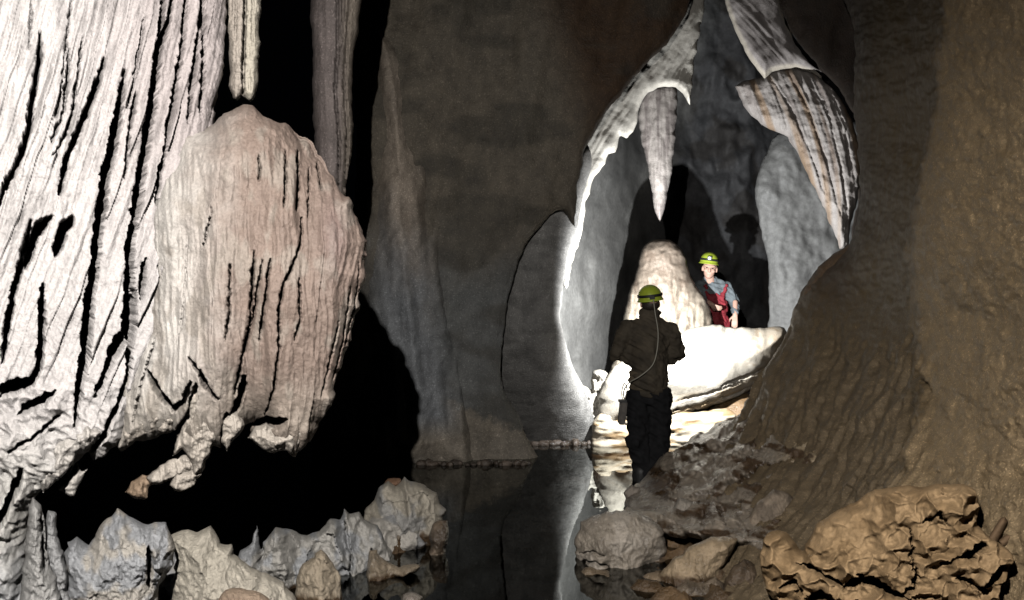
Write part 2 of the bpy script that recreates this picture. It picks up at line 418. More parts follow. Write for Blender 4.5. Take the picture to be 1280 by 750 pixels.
tag(o, 'narrow pale flowstone strip with a dark central slit, hanging just above the boss', 'flowstone')
CG = [([(421, -40), (422, 60), (419, 120), (424, 180), (423, 240)], 3, .15), ([(440, -40), (434, 40), (430, 110), (434, 170), (430, 240)], 3, .12), ([(431, -40), (428, 30), (424, 80)], 2.5, .1)]
o = slab('dripstone_column', [(390, -90), (462, -90), (451, 10), (444, 60), (440, 110), (442, 150), (438, 195), (431, 243), (424, 300), (420, 340), (385, 340), (388, 250), (394, 190), (390, 130), (391, 70), (388, 10)],
         6.0, M_WALL, T=.22, R=26, step=1.6, back=.2, jag=1.5, seed=50,
         feat=lambda x, y, d: .02 * flute(x, y, 9, 12, 160) + carve(x, y, CG, 4, .8), col=lambda x, y, d: mixc((.19, .16, .15), (.26, .22, .18), sstep(418, 440, x)))
tag(o, 'grey brown ribbed dripstone column hanging behind the top of the boss', 'column')

# ------------------------------------------------------------------ middle: smooth dark wall, pilaster, lobe at the opening
def wall_feat(x, y, d):
    return .10 * fbm(x / 170, y / 210, 13, 2) + .05 * fbm((x + .15 * y) / 48, y / 240, 19, 2) + .011 * fbm(x / 28, y / 34, 15, 4) + .004 * ridge((x + y * .2) / 40, y / 7, 16, 2) + .10 * sstep(300, 80, y) * pn(x / 90, y / 200, 4)
def wall_col(x, y, d):
    c = mixc((.125, .107, .082), (.125, .128, .124), sstep(260, 400, y + 40 * fbm(x / 80, y / 80, 3)))
    c = mixc(c, (.06, .036, .02), sstep(700, 780, x - .3 * y + 60) * sstep(380, 250, y))     # red brown stain by the opening
    c = mixc(c, (.055, .05, .04), .6 * sstep(.0, .5, fbm(x / 120, y / 60, 5, 3)))
    edge = 494 + .42 * (x - 555) + 6 * fbm(x / 9, y / 9, 8, 2)
    return mixc(c, (.215, .185, .145), .8 * sstep(-4, 6, y - edge) * sstep(520, 545, x))
o = slab('cave_wall', [(452, -120), (880, -120), (866, -20), (858, 18), (832, 56), (806, 82), (780, 112), (750, 152), (730, 190), (723, 226), (720, 258), (718, 282), (712, 274), (704, 262),
     (686, 270), (664, 296), (648, 326), (636, 372), (629, 420), (625, 470), (632, 492), (648, 520), (660, 548), (668, 600), (400, 600), (400, 300), (452, 280)],
     8.75, M_WALL, T=.22, R=60, step=1.8, back=.45, jag=1.5, seed=60, feat=wall_feat, col=wall_col); struct(o)
def lobe_feat(x, y, d): return .035 * fbm(x / 80, y / 110, 23, 2) + .004 * fbm(x / 16, y / 16, 25, 3) + .003 * ridge(x / 60, y / 6, 26, 1)
o = slab('cave_wall', [(640, 300), (668, 230), (700, 190), (738, 188), (738, 215), (728, 250), (722, 285), (714, 310), (707, 335), (703, 370), (700, 398), (706, 425), (714, 450), (724, 475), (737, 502), (744, 530), (750, 562), (748, 580), (610, 580), (610, 420)],
     lambda x, y: 9.14 + .86 * np.clip((y - 410) / 150, 0, 1.2) ** 1.3, M_WALL, T=.34, R=48, step=1.8, back=.5, jag=1.0, seed=62, feat=lobe_feat,
     col=lambda x, y, d: mixc((.15, .146, .138), (.22, .213, .20), sstep(650, 735, x)) * (1 - .25 * sstep(.1, .5, fbm(x / 40, y / 12, 4))[:, None])); struct(o)  # paler towards the opening: flash gradient painted into the rock colour
def pil_feat(x, y, d): return .07 * fbm((x - .08 * y) / 26, y / 170, 33, 2) + .012 * fbm((x + y * .3) / 12, y / 18, 34, 3)
def pil_col(x, y, d):
    c = mixc(mixc((.34, .285, .23), (.205, .215, .225), sstep(210, 370, y + .8 * (480 - x) + 30 * fbm(x / 30, y / 60, 2, 3))), (.24, .21, .17), sstep(510, 545, y))
    return mixc(wall_col(x, y, d), c, sstep(12, 58, d + 5 * fbm(x / 40, y / 90, 9, 2)))
o = slab('flowstone_pilaster', [(448, 40), (470, 24), (494, 34), (520, 64), (540, 110), (550, 180), (556, 250), (568, 330), (580, 410), (590, 470), (606, 520), (606, 600), (440, 600), (438, 420), (442, 280), (445, 200), (446, 110)],
     8.80, M_WALL, T=.46, R=64, lin=.55, step=1.6, back=.2, jag=1.6, seed=64, feat=pil_feat, col=pil_col)
tag(o, 'pale rounded flowstone pilaster rising from the pool against the dark wall', 'flowstone')

# ------------------------------------------------------------------ the far chamber
def back_feat(x, y, d):
    r = np.exp(-((x - 905 - .12 * (y - 150)) / 34) ** 2) * sstep(60, 110, y) * sstep(330, 220, y)
    return .18 * fbm(x / 70, y / 110, 43, 3) + .05 * ridge(x / 34, y / 60, 45, 3) + r * (.22 + .12 * fbm(x / 26, y / 30, 47, 2))
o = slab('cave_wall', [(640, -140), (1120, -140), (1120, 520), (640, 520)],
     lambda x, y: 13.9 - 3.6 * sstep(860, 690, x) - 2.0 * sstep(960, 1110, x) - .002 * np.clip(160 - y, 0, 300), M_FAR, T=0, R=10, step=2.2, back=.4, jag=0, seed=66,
     feat=back_feat, col=lambda x, y, d: mixc((.165, .162, .152), mixc((.066, .066, .068), (.045, .042, .04), sstep(.0, .25, fbm(x / 45, y / 60, 6, 3))), sstep(770, 850, x + .25 * (y - 300) + 14 * fbm(x / 30, y / 40, 4, 3))), dirn=np.array([0, -1., 0])); struct(o)  # right part darkened in colour to deepen the cast shadows there
o = slab('rock_buttress', [(956, 196), (972, 166), (1000, 160), (1100, 160), (1100, 450), (958, 450), (961, 400), (961, 340), (951, 285), (943, 243), (948, 216)],
     10.9, M_FAR, T=.25, R=30, step=2, back=.5, jag=1.5, seed=68, feat=lambda x, y, d: .06 * fbm(x / 40, y / 60, 53, 3) + .015 * fbm(x / 12, y / 12, 54, 3), col=(.155, .154, .148))
tag(o, 'smooth grey rock buttress behind the draped flowstone right of the chamber', 'rock face')
def curt_feat(x, y, d): return .016 * flute(x + .6 * y, y - .4 * x, 63, 8, 90) + .05 * fbm(x / 34, y / 50, 66, 2) + .006 * fbm(x / 9, y / 9, 64, 3)
o = slab('flowstone_curtain', [(850, -120), (886, -120), (882, -20), (880, 12), (874, 42), (868, 76), (865, 110), (862, 131), (854, 116), (840, 108), (822, 110), (806, 120), (799, 136), (794, 158), (784, 174), (776, 170), (768, 190), (760, 194),
     (756, 206), (744, 220), (737, 236), (731, 262), (728, 288), (722, 308), (714, 330), (708, 362), (703, 356), (705, 310), (706, 270), (700, 225), (712, 180), (750, 110), (800, 50), (830, 0)],
     9.25, M_CALC, T=.10, R=14, step=1.4, back=.08, jag=1.8, seed=70, feat=curt_feat, col=lambda x, y, d: mixc((.36, .34, .30), (.50, .47, .41), sstep(8, 2, d)))  # outline paler: edge lit by the hand flash, painted in
tag(o, 'ragged pale flowstone curtain edging the left side of the chamber opening', 'curtain')
o = slab('stalactite', [(799, 108), (812, 100), (830, 100), (846, 106), (845, 150), (843, 185), (840, 215), (834, 245), (829, 266), (824, 277), (819, 264), (814, 236), (809, 205), (802, 175), (797, 146)],
     9.5, M_CALC, T=.14, R=18, step=1.2, back=.12, jag=1.4, seed=72, feat=lambda x, y, d: .014 * flute(x, y, 73, 7, 120) + .006 * fbm(x / 6, y / 12, 74, 3),
     col=lambda x, y, d: mixc((.25, .225, .205), (.15, .13, .12), sstep(-.1, .4, fbm(x / 8, y / 60, 5, 3))))
tag(o, 'large pointed stalactite hanging above the stalagmite in the chamber opening', 'stalactite')
DG = [([(985, 92), (1012, 140), (1032, 200), (1050, 270)], 2.2, .03), ([(1010, 96), (1036, 150), (1050, 210), (1058, 262)], 2.2, .03), ([(965, 100), (990, 140), (1012, 190), (1036, 258)], 2, .025), ([(1036, 112), (1056, 160), (1062, 220)], 2, .03)]
def dr_feat(x, y, d):
    u = (x - 1000) * .86 - (y - 180) * .42 + .0012 * (y - 100) ** 2
    return .022 * ridge(u / 12, y / 300, 83, 2) + .008 * ridge(u / 4, y / 160, 84, 1) + .03 * fbm(x / 40, y / 50, 86, 2) + carve(x, y, DG, 4, 1) + .015 * fbm(x / 12, y / 12, 85, 3)
def dr_col(x, y, d):
    u = (x - 1000) * .86 - (y - 180) * .42 + .0012 * (y - 100) ** 2
    c = mixc((.225, .205, .19), (.175, .125, .085), sstep(.0, .5, pn(u / 11, y / 200, 7)))
    return mixc(c, (.13, .105, .095), .45 * sstep(.0, .6, pn(u / 7, y / 80, 9)))
o = slab('draped_flowstone', [(919, 108), (932, 101), (950, 96), (966, 88), (990, 85), (1012, 90), (1036, 104), (1055, 128), (1069, 160), (1077, 195), (1074, 238), (1064, 282), (1060, 306), (1050, 310), (1041, 288), (1026, 252),
     (1010, 218), (997, 192), (984, 172), (964, 162), (952, 154), (940, 146), (930, 132), (924, 120)], lambda x, y: 9.72 - .5 * np.clip((x - 930) / 140, 0, 1.1), M_CALC, T=.15, R=22, step=1.3, back=.25, jag=2, seed=80, feat=dr_feat, col=dr_col)
tag(o, 'heavy brown striped draped flowstone right of the chamber opening', 'flowstone')
def dt_feat(x, y, d):
    u = x - 905 - .75 * np.clip(y, -100, 100) * (y > 0) - .2 * y
    return .013 * ridge(u / 14, y / 160, 93, 2) + .03 * fbm(x / 30, y / 40, 94, 3)
o = slab('flowstone_curtain', [(900, -120), (965, -120), (975, 0), (986, 34), (1002, 58), (1020, 76), (1040, 94), (1036, 104), (1016, 94), (992, 86), (966, 90), (956, 98), (946, 88), (934, 68), (922, 44), (912, 20), (905, -10)],
     9.45, M_CALC, T=.16, R=16, step=1.3, back=.12, jag=1.4, seed=82, feat=dt_feat, col=lambda x, y, d: mixc((.20, .18, .17), (.40, .36, .30), sstep(7, 2, d)))  # pale rim is flash light on the edge, put into the colour
tag(o, 'grey folded flowstone curtain with a pale rim above the draped flowstone', 'curtain')
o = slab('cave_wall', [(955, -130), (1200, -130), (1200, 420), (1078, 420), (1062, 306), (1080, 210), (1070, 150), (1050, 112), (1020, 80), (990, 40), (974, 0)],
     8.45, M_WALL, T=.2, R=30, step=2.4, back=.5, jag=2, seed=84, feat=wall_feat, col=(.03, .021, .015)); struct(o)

def sg_feat(x, y, d):
    return .012 * ridge(x / 16, (y + .012 * (x - 830) ** 2) / 11, 103, 2) * sstep(400, 340, y) + .03 * ridge(x / 11, y / 70, 104, 2) * sstep(335, 370, y) + .02 * fbm(x / 10, y / 10, 105, 3)
def sg_col(x, y, d):
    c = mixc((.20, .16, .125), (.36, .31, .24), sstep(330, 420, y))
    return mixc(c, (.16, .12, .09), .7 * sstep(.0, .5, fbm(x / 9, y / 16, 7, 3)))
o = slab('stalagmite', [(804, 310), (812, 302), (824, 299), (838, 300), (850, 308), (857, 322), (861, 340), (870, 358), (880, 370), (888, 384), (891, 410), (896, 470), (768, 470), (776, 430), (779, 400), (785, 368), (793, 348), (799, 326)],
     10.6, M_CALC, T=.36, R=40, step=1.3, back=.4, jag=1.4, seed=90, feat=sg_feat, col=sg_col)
tag(o, 'stout domed brown stalagmite standing behind the two cavers', 'stalagmite')
MG = [([(842, 512), (880, 502), (920, 490), (960, 474)], 3, .05), ([(850, 524), (890, 512), (930, 498)], 3, .05), ([(845, 500), (890, 488), (930, 474)], 2, .03), ([(900, 480), (940, 466), (968, 452)], 2, .05)]
def mo_feat(x, y, d):
    lay = ridge((x + y) / 200, (y + .3 * x) / 13, 113, 2)
    low = sstep(455, 500, y + .25 * (x - 900))
    return .006 * lay * low + .06 * fbm(x / 60, y / 40, 114, 2) + .003 * fbm(x / 9, y / 9, 115, 3) + carve(x, y, MG, 5)
def mo_col(x, y, d):
    c = mixc((.40, .365, .305), (.30, .215, .12), sstep(-.1, .5, fbm((x + y) / 60, (y + .3 * x) / 9, 8, 3)) * sstep(465, 505, y + .25 * (x - 900)))
    c = mixc(c, (.22, .17, .115), .75 * sstep(915, 985, x + 10 * fbm(x / 20, y / 20, 2, 2)))  # shade on the rounded right end painted as darker brown
    return mixc(c, (.22, .16, .10), .7 * sstep(.1, .45, fbm(x / 12, y / 9, 3, 3)) * sstep(905, 960, x))
o = slab('flowstone_mound', [(838, 424), (868, 410), (892, 406), (920, 409), (946, 411), (966, 407), (980, 410), (985, 420), (980, 440), (966, 464), (944, 484), (914, 500), (880, 512), (846, 522), (800, 540), (756, 540), (748, 496), (772, 454)],
     9.75, M_CALC, T=.45, R=60, step=1.4, back=.5, jag=1.6, seed=92, feat=mo_feat, col=mo_col)
ap = slab('flowstone_apron', [(744, 520), (790, 520), (840, 516), (880, 514), (908, 510), (922, 518), (910, 540), (894, 570), (880, 620), (744, 620)], 9.55, M_CALC, T=.16, R=30, step=1.4, back=.3, jag=2, seed=93,
     feat=lambda x, y, d: .05 * fbm(x / 40, y / 14, 116, 3) + .008 * ridge(x / 50, y / 8, 117, 2), col=lambda x, y, d: mixc((.42, .36, .27), (.25, .17, .09), sstep(.0, .4, fbm(x / 40, y / 8, 6, 3))))
tag(ap, 'low tan flowstone apron at the waterline under the cream mound', 'flowstone')
tag(o, 'cream flowstone mound below the caver in red, lit almost white', 'flowstone')
def bk_feat(x, y, d): return .07 * ridge(x / 14, y / 14, 123, 2) + .03 * fbm(x / 6, y / 6, 124, 3)
o = slab('rimstone_bank', [(716, 476), (736, 488), (737, 470), (744, 462), (756, 463), (762, 468), (772, 470), (786, 480), (796, 500), (796, 602), (722, 602), (722, 540)],
     9.95, M_CALC, T=.14, R=16, step=1.2, back=.2, jag=2.4, seed=94, feat=bk_feat, col=(.46, .43, .37))
tag(o, 'knobbly white rimstone bank at the water, left of the standing caver', 'flowstone')

# ------------------------------------------------------------------ right wall, mud slope, clay bank
rw = tps([(1070, -60, 7.7), (1075, 250, 7.5), (1030, 340, 7.5), (990, 430, 7.5), (945, 510, 7.35), (890, 600, 6.6), (1000, 600, 5.75), (1100, 640, 4.75), (1000, 500, 6.8), (1080, 450, 6.4),
          (1100, 250, 6.8), (1172, 250, 5.35), (1172, 0, 5.5), (1172, 450, 5.2), (1180, 600, 4.4), (1280, 300, 4.1), (1280, 0, 4.3), (1280, 600, 3.75), (1450, 300, 3.0), (1450, -60, 3.1), (1450, 700, 2.9), (1700, 300, 2.25), (1700, -60, 2.3), (1700, 760, 2.15),
          (1100, 770, 3.95), (1280, 770, 3.45), (900, 700, 5.3), (960, 780, 4.2)])
def rw_shade_line(y): return np.interp(y, [-100, 130, 230, 330, 440, 520, 600, 680], [1225, 1200, 1180, 1168, 1180, 1185, 1160, 1120])
def rw_feat(x, y, d):
    ln = rw_shade_line(y) + 5 * fbm(x / 20, y / 20, 5, 2)
    low = sstep(380, 470, y) * sstep(1210, 1170, x)
    h = .09 * sstep(ln - 16, ln + 10, x)
    h = h + .08 * fbm(x / 120, y / 150, 133, 2) + .02 * fbm(x / 24, y / 24, 134, 4)
    f1, f2, _ = worley((x + .2 * y) / 15, y / 11, 3)
    h = h + .008 * fbm(x / 7, y / 7, 138, 3) - .010 * sstep(.6, .0, f1) * sstep(1185, 1150, x) * sstep(200, 330, y)
    h = h + low * .075 * ridge((x + .32 * (y - 500) + .0009 * (y - 480) ** 2 + 6 * pn(x / 50, y / 50, 3)) / 17, y / 110, 137, 2) + low * .014 * ridge((x + .4 * y) / 7, y / 40, 139, 1)
    return h + carve(x, y, [([(1184, 472), (1192, 476), (1197, 484)], 4, .06)], 4)
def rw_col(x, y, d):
    ln = rw_shade_line(y) + 5 * fbm(x / 20, y / 20, 5, 2)
    c = mixc((.125, .087, .042), (.35, .252, .142), sstep(ln - 12, ln + 12, x + 14 * fbm(x / 26, y / 40, 12, 3)))  # flash shade boundary painted in: darker left of the line, tan right
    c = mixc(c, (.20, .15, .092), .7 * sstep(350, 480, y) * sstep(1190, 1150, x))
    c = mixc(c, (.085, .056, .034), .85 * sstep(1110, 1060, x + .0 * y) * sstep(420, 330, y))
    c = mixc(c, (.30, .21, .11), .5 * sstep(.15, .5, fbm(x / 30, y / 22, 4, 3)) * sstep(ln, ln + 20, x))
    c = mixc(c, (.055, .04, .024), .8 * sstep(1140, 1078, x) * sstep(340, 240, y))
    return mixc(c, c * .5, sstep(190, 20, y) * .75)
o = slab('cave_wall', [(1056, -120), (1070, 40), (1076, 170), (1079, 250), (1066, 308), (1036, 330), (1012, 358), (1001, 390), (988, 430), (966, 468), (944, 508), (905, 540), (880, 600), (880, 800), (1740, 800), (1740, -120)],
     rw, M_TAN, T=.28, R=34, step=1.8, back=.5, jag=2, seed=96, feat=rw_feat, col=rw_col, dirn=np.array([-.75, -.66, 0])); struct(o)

ms = tps([(785, 625, 7.05), (830, 588, 7.2), (905, 532, 7.25), (955, 500, 7.3), (900, 600, 6.2), (990, 600, 5.75), (995, 520, 6.5), (950, 660, 5.2), (850, 650, 5.75), (800, 645, 6.0), (1010, 680, 4.9)])
SG = [([(905, 590), (930, 575), (950, 560), (962, 540)], 9, .12), ([(850, 632), (890, 622), (930, 606), (960, 590), (1000, 585)], 11, .15), ([(870, 560), (895, 566), (920, 560)], 6, .1),
      ([(985, 585), (1000, 615), (1010, 640)], 8, .12), ([(820, 600), (835, 590), (850, 605), (842, 630)], 4, .06), ([(925, 545), (950, 535), (975, 545)], 6, .1), ([(880, 640), (884, 662)], 3, .08), ([(905, 638), (908, 660)], 3, .08), ([(925, 630), (927, 662)], 3, .08)]
def ms_feat(x, y, d):
    u = x + 8 * fbm(x / 30, y / 30, 3, 2); v = y + 8 * fbm(x / 30, y / 30, 6, 2)
    f1, f2, cid = worley((u + .6 * v) / 44, (v + .2 * u) / 24, 4)
    h = .10 * (((cid * 37) % 11) / 11.0) + .10 * f1 ** 2 + .04 * fbm(x / 26, y / 20, 143, 4) + .02 * ridge((x + .5 * y) / 9, y / 26, 144, 2)
    return h + carve(x, y, SG, 7, 4)
def ms_col(x, y, d):
    t = sstep(.0, .3, fbm((x + y) / 50, (y - .3 * x) / 14, 9, 4))
    return mixc(mixc((.30, .25, .195), (.36, .28, .18), sstep(960, 1000, x)), (.08, .048, .024), t)
o = slab('mud_slope', [(782, 636), (788, 612), (804, 596), (820, 580), (834, 566), (852, 560), (866, 548), (882, 540), (896, 530), (912, 524), (930, 520), (944, 508), (962, 498), (984, 500), (1010, 540), (1030, 600), (1030, 660), (1020, 700), (960, 690), (900, 676), (850, 672), (800, 660)],
     ms, M_MUD, T=.12, R=14, step=1.4, back=.4, jag=3.5, seed=98, feat=ms_feat, col=ms_col, dirn=np.array([-.3, -.9, .3])); struct(o)

def rock(name, poly, Y0, label, col, mat=None, seed=1, T=.2, R=26, rel=.05, step=1.3, facet=.085, jag=3.0, grooves=(), col2=None, wet=None, cat='rock', group=None, scale=38.0):
    def feat(x, y, d):
        u = x + 7 * fbm(x / 30, y / 30, seed, 2); v = y + 7 * fbm(x / 30, y / 30, seed + 4, 2)
        f1, f2, cid = worley(u / (scale * .75), (v + .35 * u) / (scale * 1.5), seed)
        g1, g2, _ = worley(u / (scale * .3), (v - .3 * u) / (scale * .55), seed + 6)
        h = facet * (1.9 * f1 ** 2 + .7 * ((cid * 37) % 11) / 11.0 - .8) + facet * .45 * g1 ** 2
        h = h + rel * .7 * ridge((u + .15 * v) / (scale * 1.2), v / (scale * 2.4), seed + 3, 2) + rel * .3 * fbm(x / 7, y / 7, seed + 5, 3) + .010 * ridge(u / 5, v / 12, seed + 9, 2)
        return h + (carve(x, y, grooves, seed) if grooves else 0)
    def cf(x, y, d):
        c = np.tile(np.array(col, float), (len(x), 1))
        if col2: c = mixc(c, col2, sstep(-.1, .4, fbm(x / 28, y / 34, seed + 8, 3)))
        if wet: c = mixc(c, (.09, .055, .028), sstep(wet - 3, wet + 4, y + 4 * fbm(x / 10, y / 10, seed, 2)))
        return c
    o = slab(name, poly, Y0, mat or M_LIME, lin=.5, T=T * 1.1, R=R * 1.1, step=step, back=T * .8, jag=jag, seed=seed, feat=feat, col=cf, curve=False)
    return tag(o, label, cat, group)

def cl_feat(x, y, d):
    u = x + 7 * fbm(x / 24, y / 24, 3, 2); v = y + 7 * fbm(x / 24, y / 24, 8, 2)
    f1, f2, cid = worley((u + .5 * v) / 24, (v - .2 * u) / 17, 5)
    g1, g2, _ = worley((u + .4 * v) / 13, v / 10, 9)
    sm = 1 - sstep(1020, 1060, x) * sstep(1120, 1085, x) * sstep(700, 670, y)
    h = (.35 + .65 * sm) * (.105 * f1 ** 1.6 + .03 * ((cid * 37) % 11) / 11.0 + .022 * g1 ** 1.6)
    h = h + .05 * fbm(x / 45, y / 35, 153, 3) + .008 * fbm(x / 9, y / 9, 154, 2)
    CGv = [([(1058, 728), (1076, 716), (1096, 722), (1112, 735), (1130, 738)], 9, .22), ([(1014, 742), (1030, 738), (1046, 744)], 12, .22), ([(1196, 690), (1212, 682), (1222, 678)], 12, .25), ([(1190, 715), (1206, 722), (1224, 732)], 5, .15),
           ([(1136, 700), (1142, 712), (1138, 728), (1122, 736)], 4, .14), ([(1000, 700), (1020, 706), (1040, 716), (1058, 728)], 4, .12), ([(1216, 730), (1232, 716), (1246, 700)], 7, .2), ([(1180, 655), (1168, 640), (1150, 652)], 3, .1),
           ([(1135, 660), (1136, 690), (1138, 706)], 2.5, .1), ([(1170, 700), (1195, 690)], 4, .12), ([(982, 728), (998, 722), (1010, 738)], 4, .12)]
    return h + carve(x, y, CGv, 5, 3)
cb = slab('clay_bank', [(951, 700), (955, 672), (966, 664), (982, 664), (992, 676), (1004, 690), (1010, 676), (1020, 656), (1042, 640), (1070, 626), (1094, 612), (1112, 610), (1134, 606), (1150, 609), (1166, 604), (1186, 606), (1204, 604), (1218, 612), (1222, 630), (1220, 655),
      (1234, 668), (1248, 676), (1260, 690), (1256, 716), (1244, 740), (1256, 820), (1000, 820), (986, 770), (962, 742), (955, 722)], lambda x, y: 4.1 - .72 * np.clip((x - 1020) / 220, -.2, 1.1), M_CLAY, T=.26, R=40, step=1.15, back=.3, jag=2.2, seed=100, feat=cl_feat,
      col=lambda x, y, d: mixc((.50, .335, .18), (.38, .25, .13), sstep(-.1, .5, fbm(x / 40, y / 30, 6, 3))), dirn=np.array([-.38, -.9, .2]))
tag(cb, 'scalloped tan clay bank in the bottom right corner', 'clay bank')
for k, (x0, y0, x1, y1) in enumerate(((1240, 672, 1256, 648), (1252, 676, 1270, 662))):
    slab('clay_stub', [(x0 - 4, y0), (x1 - 5, y1), (x1, y1 - 2), (x1 + 4, y1 + 4), (x0 + 6, y0 + 8), (x0, y0 + 8)], 3.3, M_CLAY, T=.03, R=6, step=1, back=.03, jag=.6, seed=k, col=(.20, .13, .075), parent=cb)

# boulders by the pool, right
rock('boulder', [(720, 672), (728, 652), (746, 642), (770, 640), (796, 640), (818, 650), (830, 664), (836, 690), (824, 716), (812, 740), (810, 800), (716, 800), (718, 720)], 5.25,
     'large wet boulder with layered brown flank at the right edge of the pool', (.36, .31, .25), seed=201, T=.22, R=30, rel=.015, facet=.07, scale=46, col2=(.42, .37, .31), wet=712,
     grooves=[([(724, 700), (746, 696), (762, 702)], 3, .06), ([(726, 712), (750, 708), (772, 720), (784, 740)], 5, .12), ([(726, 690), (742, 684), (756, 688)], 2.5, .05)], mat=M_MUD)
rock('boulder', [(822, 720), (832, 708), (848, 694), (868, 680), (888, 672), (910, 670), (924, 671), (918, 688), (906, 706), (898, 726), (880, 800), (826, 800)], 4.85,
     'tan wedge shaped boulder between the layered boulder and the clay bank', (.40, .30, .19), seed=203, T=.14, R=22, rel=.015, facet=.04, wet=716, mat=M_MUD)
rock('rock', [(780, 616), (788, 606), (798, 608), (806, 620), (808, 634), (800, 650), (782, 650)], 6.75, 'small grey rock at the feet of the standing caver', (.36, .31, .26), seed=205, T=.08, R=12, rel=.02, facet=.02, step=1.1)
rock('rock', [(838, 640), (850, 622), (864, 626), (874, 636), (868, 660), (840, 662)], 5.7, 'small pale rock stuck in the mud above the tan wedge boulder', (.36, .32, .27), seed=207, T=.06, R=10, rel=.02, facet=.02, step=1.2)
rock('boulder', [(930, 660), (946, 628), (968, 612), (990, 618), (1004, 640), (1000, 668), (985, 676), (950, 676)], 5.2, 'smooth grey brown boulder above the left end of the clay bank', (.34, .27, .2), seed=209, T=.12, R=26, rel=.02, facet=.02, col2=(.2, .16, .12))

# eroded limestone rocks in the lower left
sh_y = lambda x, y: 4.15 + 1.6 * np.clip((x - 60) / 480, -.1, 1.1)
def shelf_feat(x, y, d):
    f1, f2, cid = worley((x + 6 * fbm(x / 20, y / 20, 2, 2)) / 30, (y + .3 * x) / 38, 12)
    return .12 * f1 ** 2 + .06 * ((cid * 37) % 11) / 11.0 + .05 * ridge(x / 30, y / 60, 14, 3)
o = slab('limestone_shelf', [(40, 706), (70, 690), (92, 694), (120, 676), (150, 668), (172, 676), (204, 684), (222, 690), (250, 684), (278, 698), (296, 702), (316, 694), (338, 690), (366, 684), (398, 682), (424, 672), (450, 660), (466, 648), (490, 634), (530, 636), (548, 650), (546, 690), (520, 720), (480, 760), (400, 830), (40, 830)],
         sh_y, M_LIME, T=.2, R=60, step=1.5, back=.4, jag=4, seed=240, curve=False, lin=.7, feat=shelf_feat, col=lambda x, y, d: mixc(mixc((.50, .47, .42), (.42, .42, .42), sstep(-.2, .3, fbm(x / 40, y / 40, 4, 3))), (.10, .065, .035), sstep(0, 8, y - 745 + (x - 400) * .62)))
struct(o)
rock('limestone_rock', [(30, 700), (36, 640), (40, 622), (50, 630), (56, 646), (58, 690), (72, 730), (84, 800), (20, 800)], 3.5, 'upright pale limestone fin at the foot of the white cascade', (.50, .49, .47), seed=211, T=.12, R=18, facet=.03,
     grooves=[([(52, 640), (54, 680), (56, 712)], 4, .15)])
rock('limestone_rock', [(56, 650), (62, 636), (68, 640), (72, 664), (80, 700), (92, 760), (94, 800), (60, 800), (58, 720)], 3.62, 'narrow grey limestone blade beside the upright fin', (.44, .44, .44), seed=213, T=.08, R=14, facet=.02)
rock('limestone_rock', [(78, 700), (82, 678), (96, 672), (110, 682), (118, 670), (126, 656), (138, 644), (149, 636), (160, 646), (172, 650), (184, 656), (206, 652), (213, 664), (219, 690), (212, 714), (200, 732), (194, 800), (70, 800)], 3.72,
     'blue grey peaked limestone rock with a dark cleft, lower left', (.45, .46, .475), seed=215, T=.22, R=34, col2=(.56, .52, .46), facet=.05, grooves=[([(183, 676), (186, 700), (184, 728)], 6, .2), ([(80, 690), (84, 720)], 4, .1)])
rock('limestone_rock', [(212, 668), (226, 664), (240, 666), (252, 662), (264, 658), (270, 668), (276, 679), (291, 680), (293, 694), (302, 702), (330, 716), (356, 728), (372, 750), (380, 800), (204, 800), (216, 740), (220, 700)], 3.9,
     'cream coloured low limestone rock right of the blue grey rock', (.58, .53, .44), seed=217, T=.2, R=36, facet=.04, rel=.03)
rock('limestone_rock', [(262, 800), (268, 750), (282, 738), (302, 734), (326, 740), (344, 754), (352, 800)], 3.62, 'rounded brownish limestone dome at the bottom edge', (.40, .30, .22), seed=219, T=.1, R=30, facet=.015, rel=.015)
rock('limestone_ledge', [(296, 702), (302, 689), (316, 677), (319, 668), (321, 655), (324, 664), (326, 690), (331, 677), (344, 658), (359, 660), (364, 663), (379, 669), (397, 666), (407, 657), (415, 647), (426, 649), (431, 636), (437, 642), (446, 641), (458, 650), (470, 656), (484, 672), (496, 694),
     (490, 720), (478, 800), (380, 800), (362, 760), (346, 736), (318, 716)], lambda x, y: 4.5 + .9 * np.clip((x - 310) / 170, 0, 1), 'long jagged pale limestone ledge with a thin spike, left of the sandy rock', (.50, .48, .44), seed=221, T=.2, R=34, col2=(.43, .44, .45), facet=.11, scale=42, wet=725, step=1.2,
     grooves=[([(330, 684), (328, 700)], 5, .15), ([(430, 650), (438, 690), (436, 716)], 3, .08), ([(462, 680), (464, 720)], 3, .08)])
rock('limestone_rock', [(440, 668), (452, 650), (458, 632), (466, 626), (472, 612), (486, 603), (496, 606), (506, 596), (513, 604), (526, 605), (534, 612), (545, 614), (549, 628), (558, 636), (553, 652), (556, 668), (544, 680), (530, 730), (470, 740), (452, 700)], 5.65,
     'broad sandy limestone rock at the edge of the dark pool', (.42, .38, .31), seed=225, T=.25, R=34, facet=.07, col2=(.36, .35, .33), wet=662)
rock('limestone_rock', [(478, 606), (486, 598), (500, 598), (502, 606), (490, 612)], 5.75, 'rusty brown stone on top of the sandy rock', (.20, .115, .07), seed=227, T=.05, R=8, rel=.01, facet=.01, step=1)
rock('limestone_rock', [(364, 760), (368, 726), (380, 706), (396, 690), (404, 686), (414, 700), (424, 716), (430, 745), (430, 800), (364, 800)], 4.1, 'tan angular limestone rock standing in the brown shallows', (.42, .35, .26), seed=229, T=.14, R=22, facet=.06, wet=740)
rock('limestone_rock', [(450, 770), (456, 718), (464, 690), (472, 686), (480, 700), (500, 708), (524, 706), (520, 714), (498, 724), (488, 800)], 4.9, 'low wet brown limestone rock with a pointed toe in the pool', (.30, .24, .17), seed=231, T=.1, R=18, facet=.05, wet=716, mat=M_MUD)
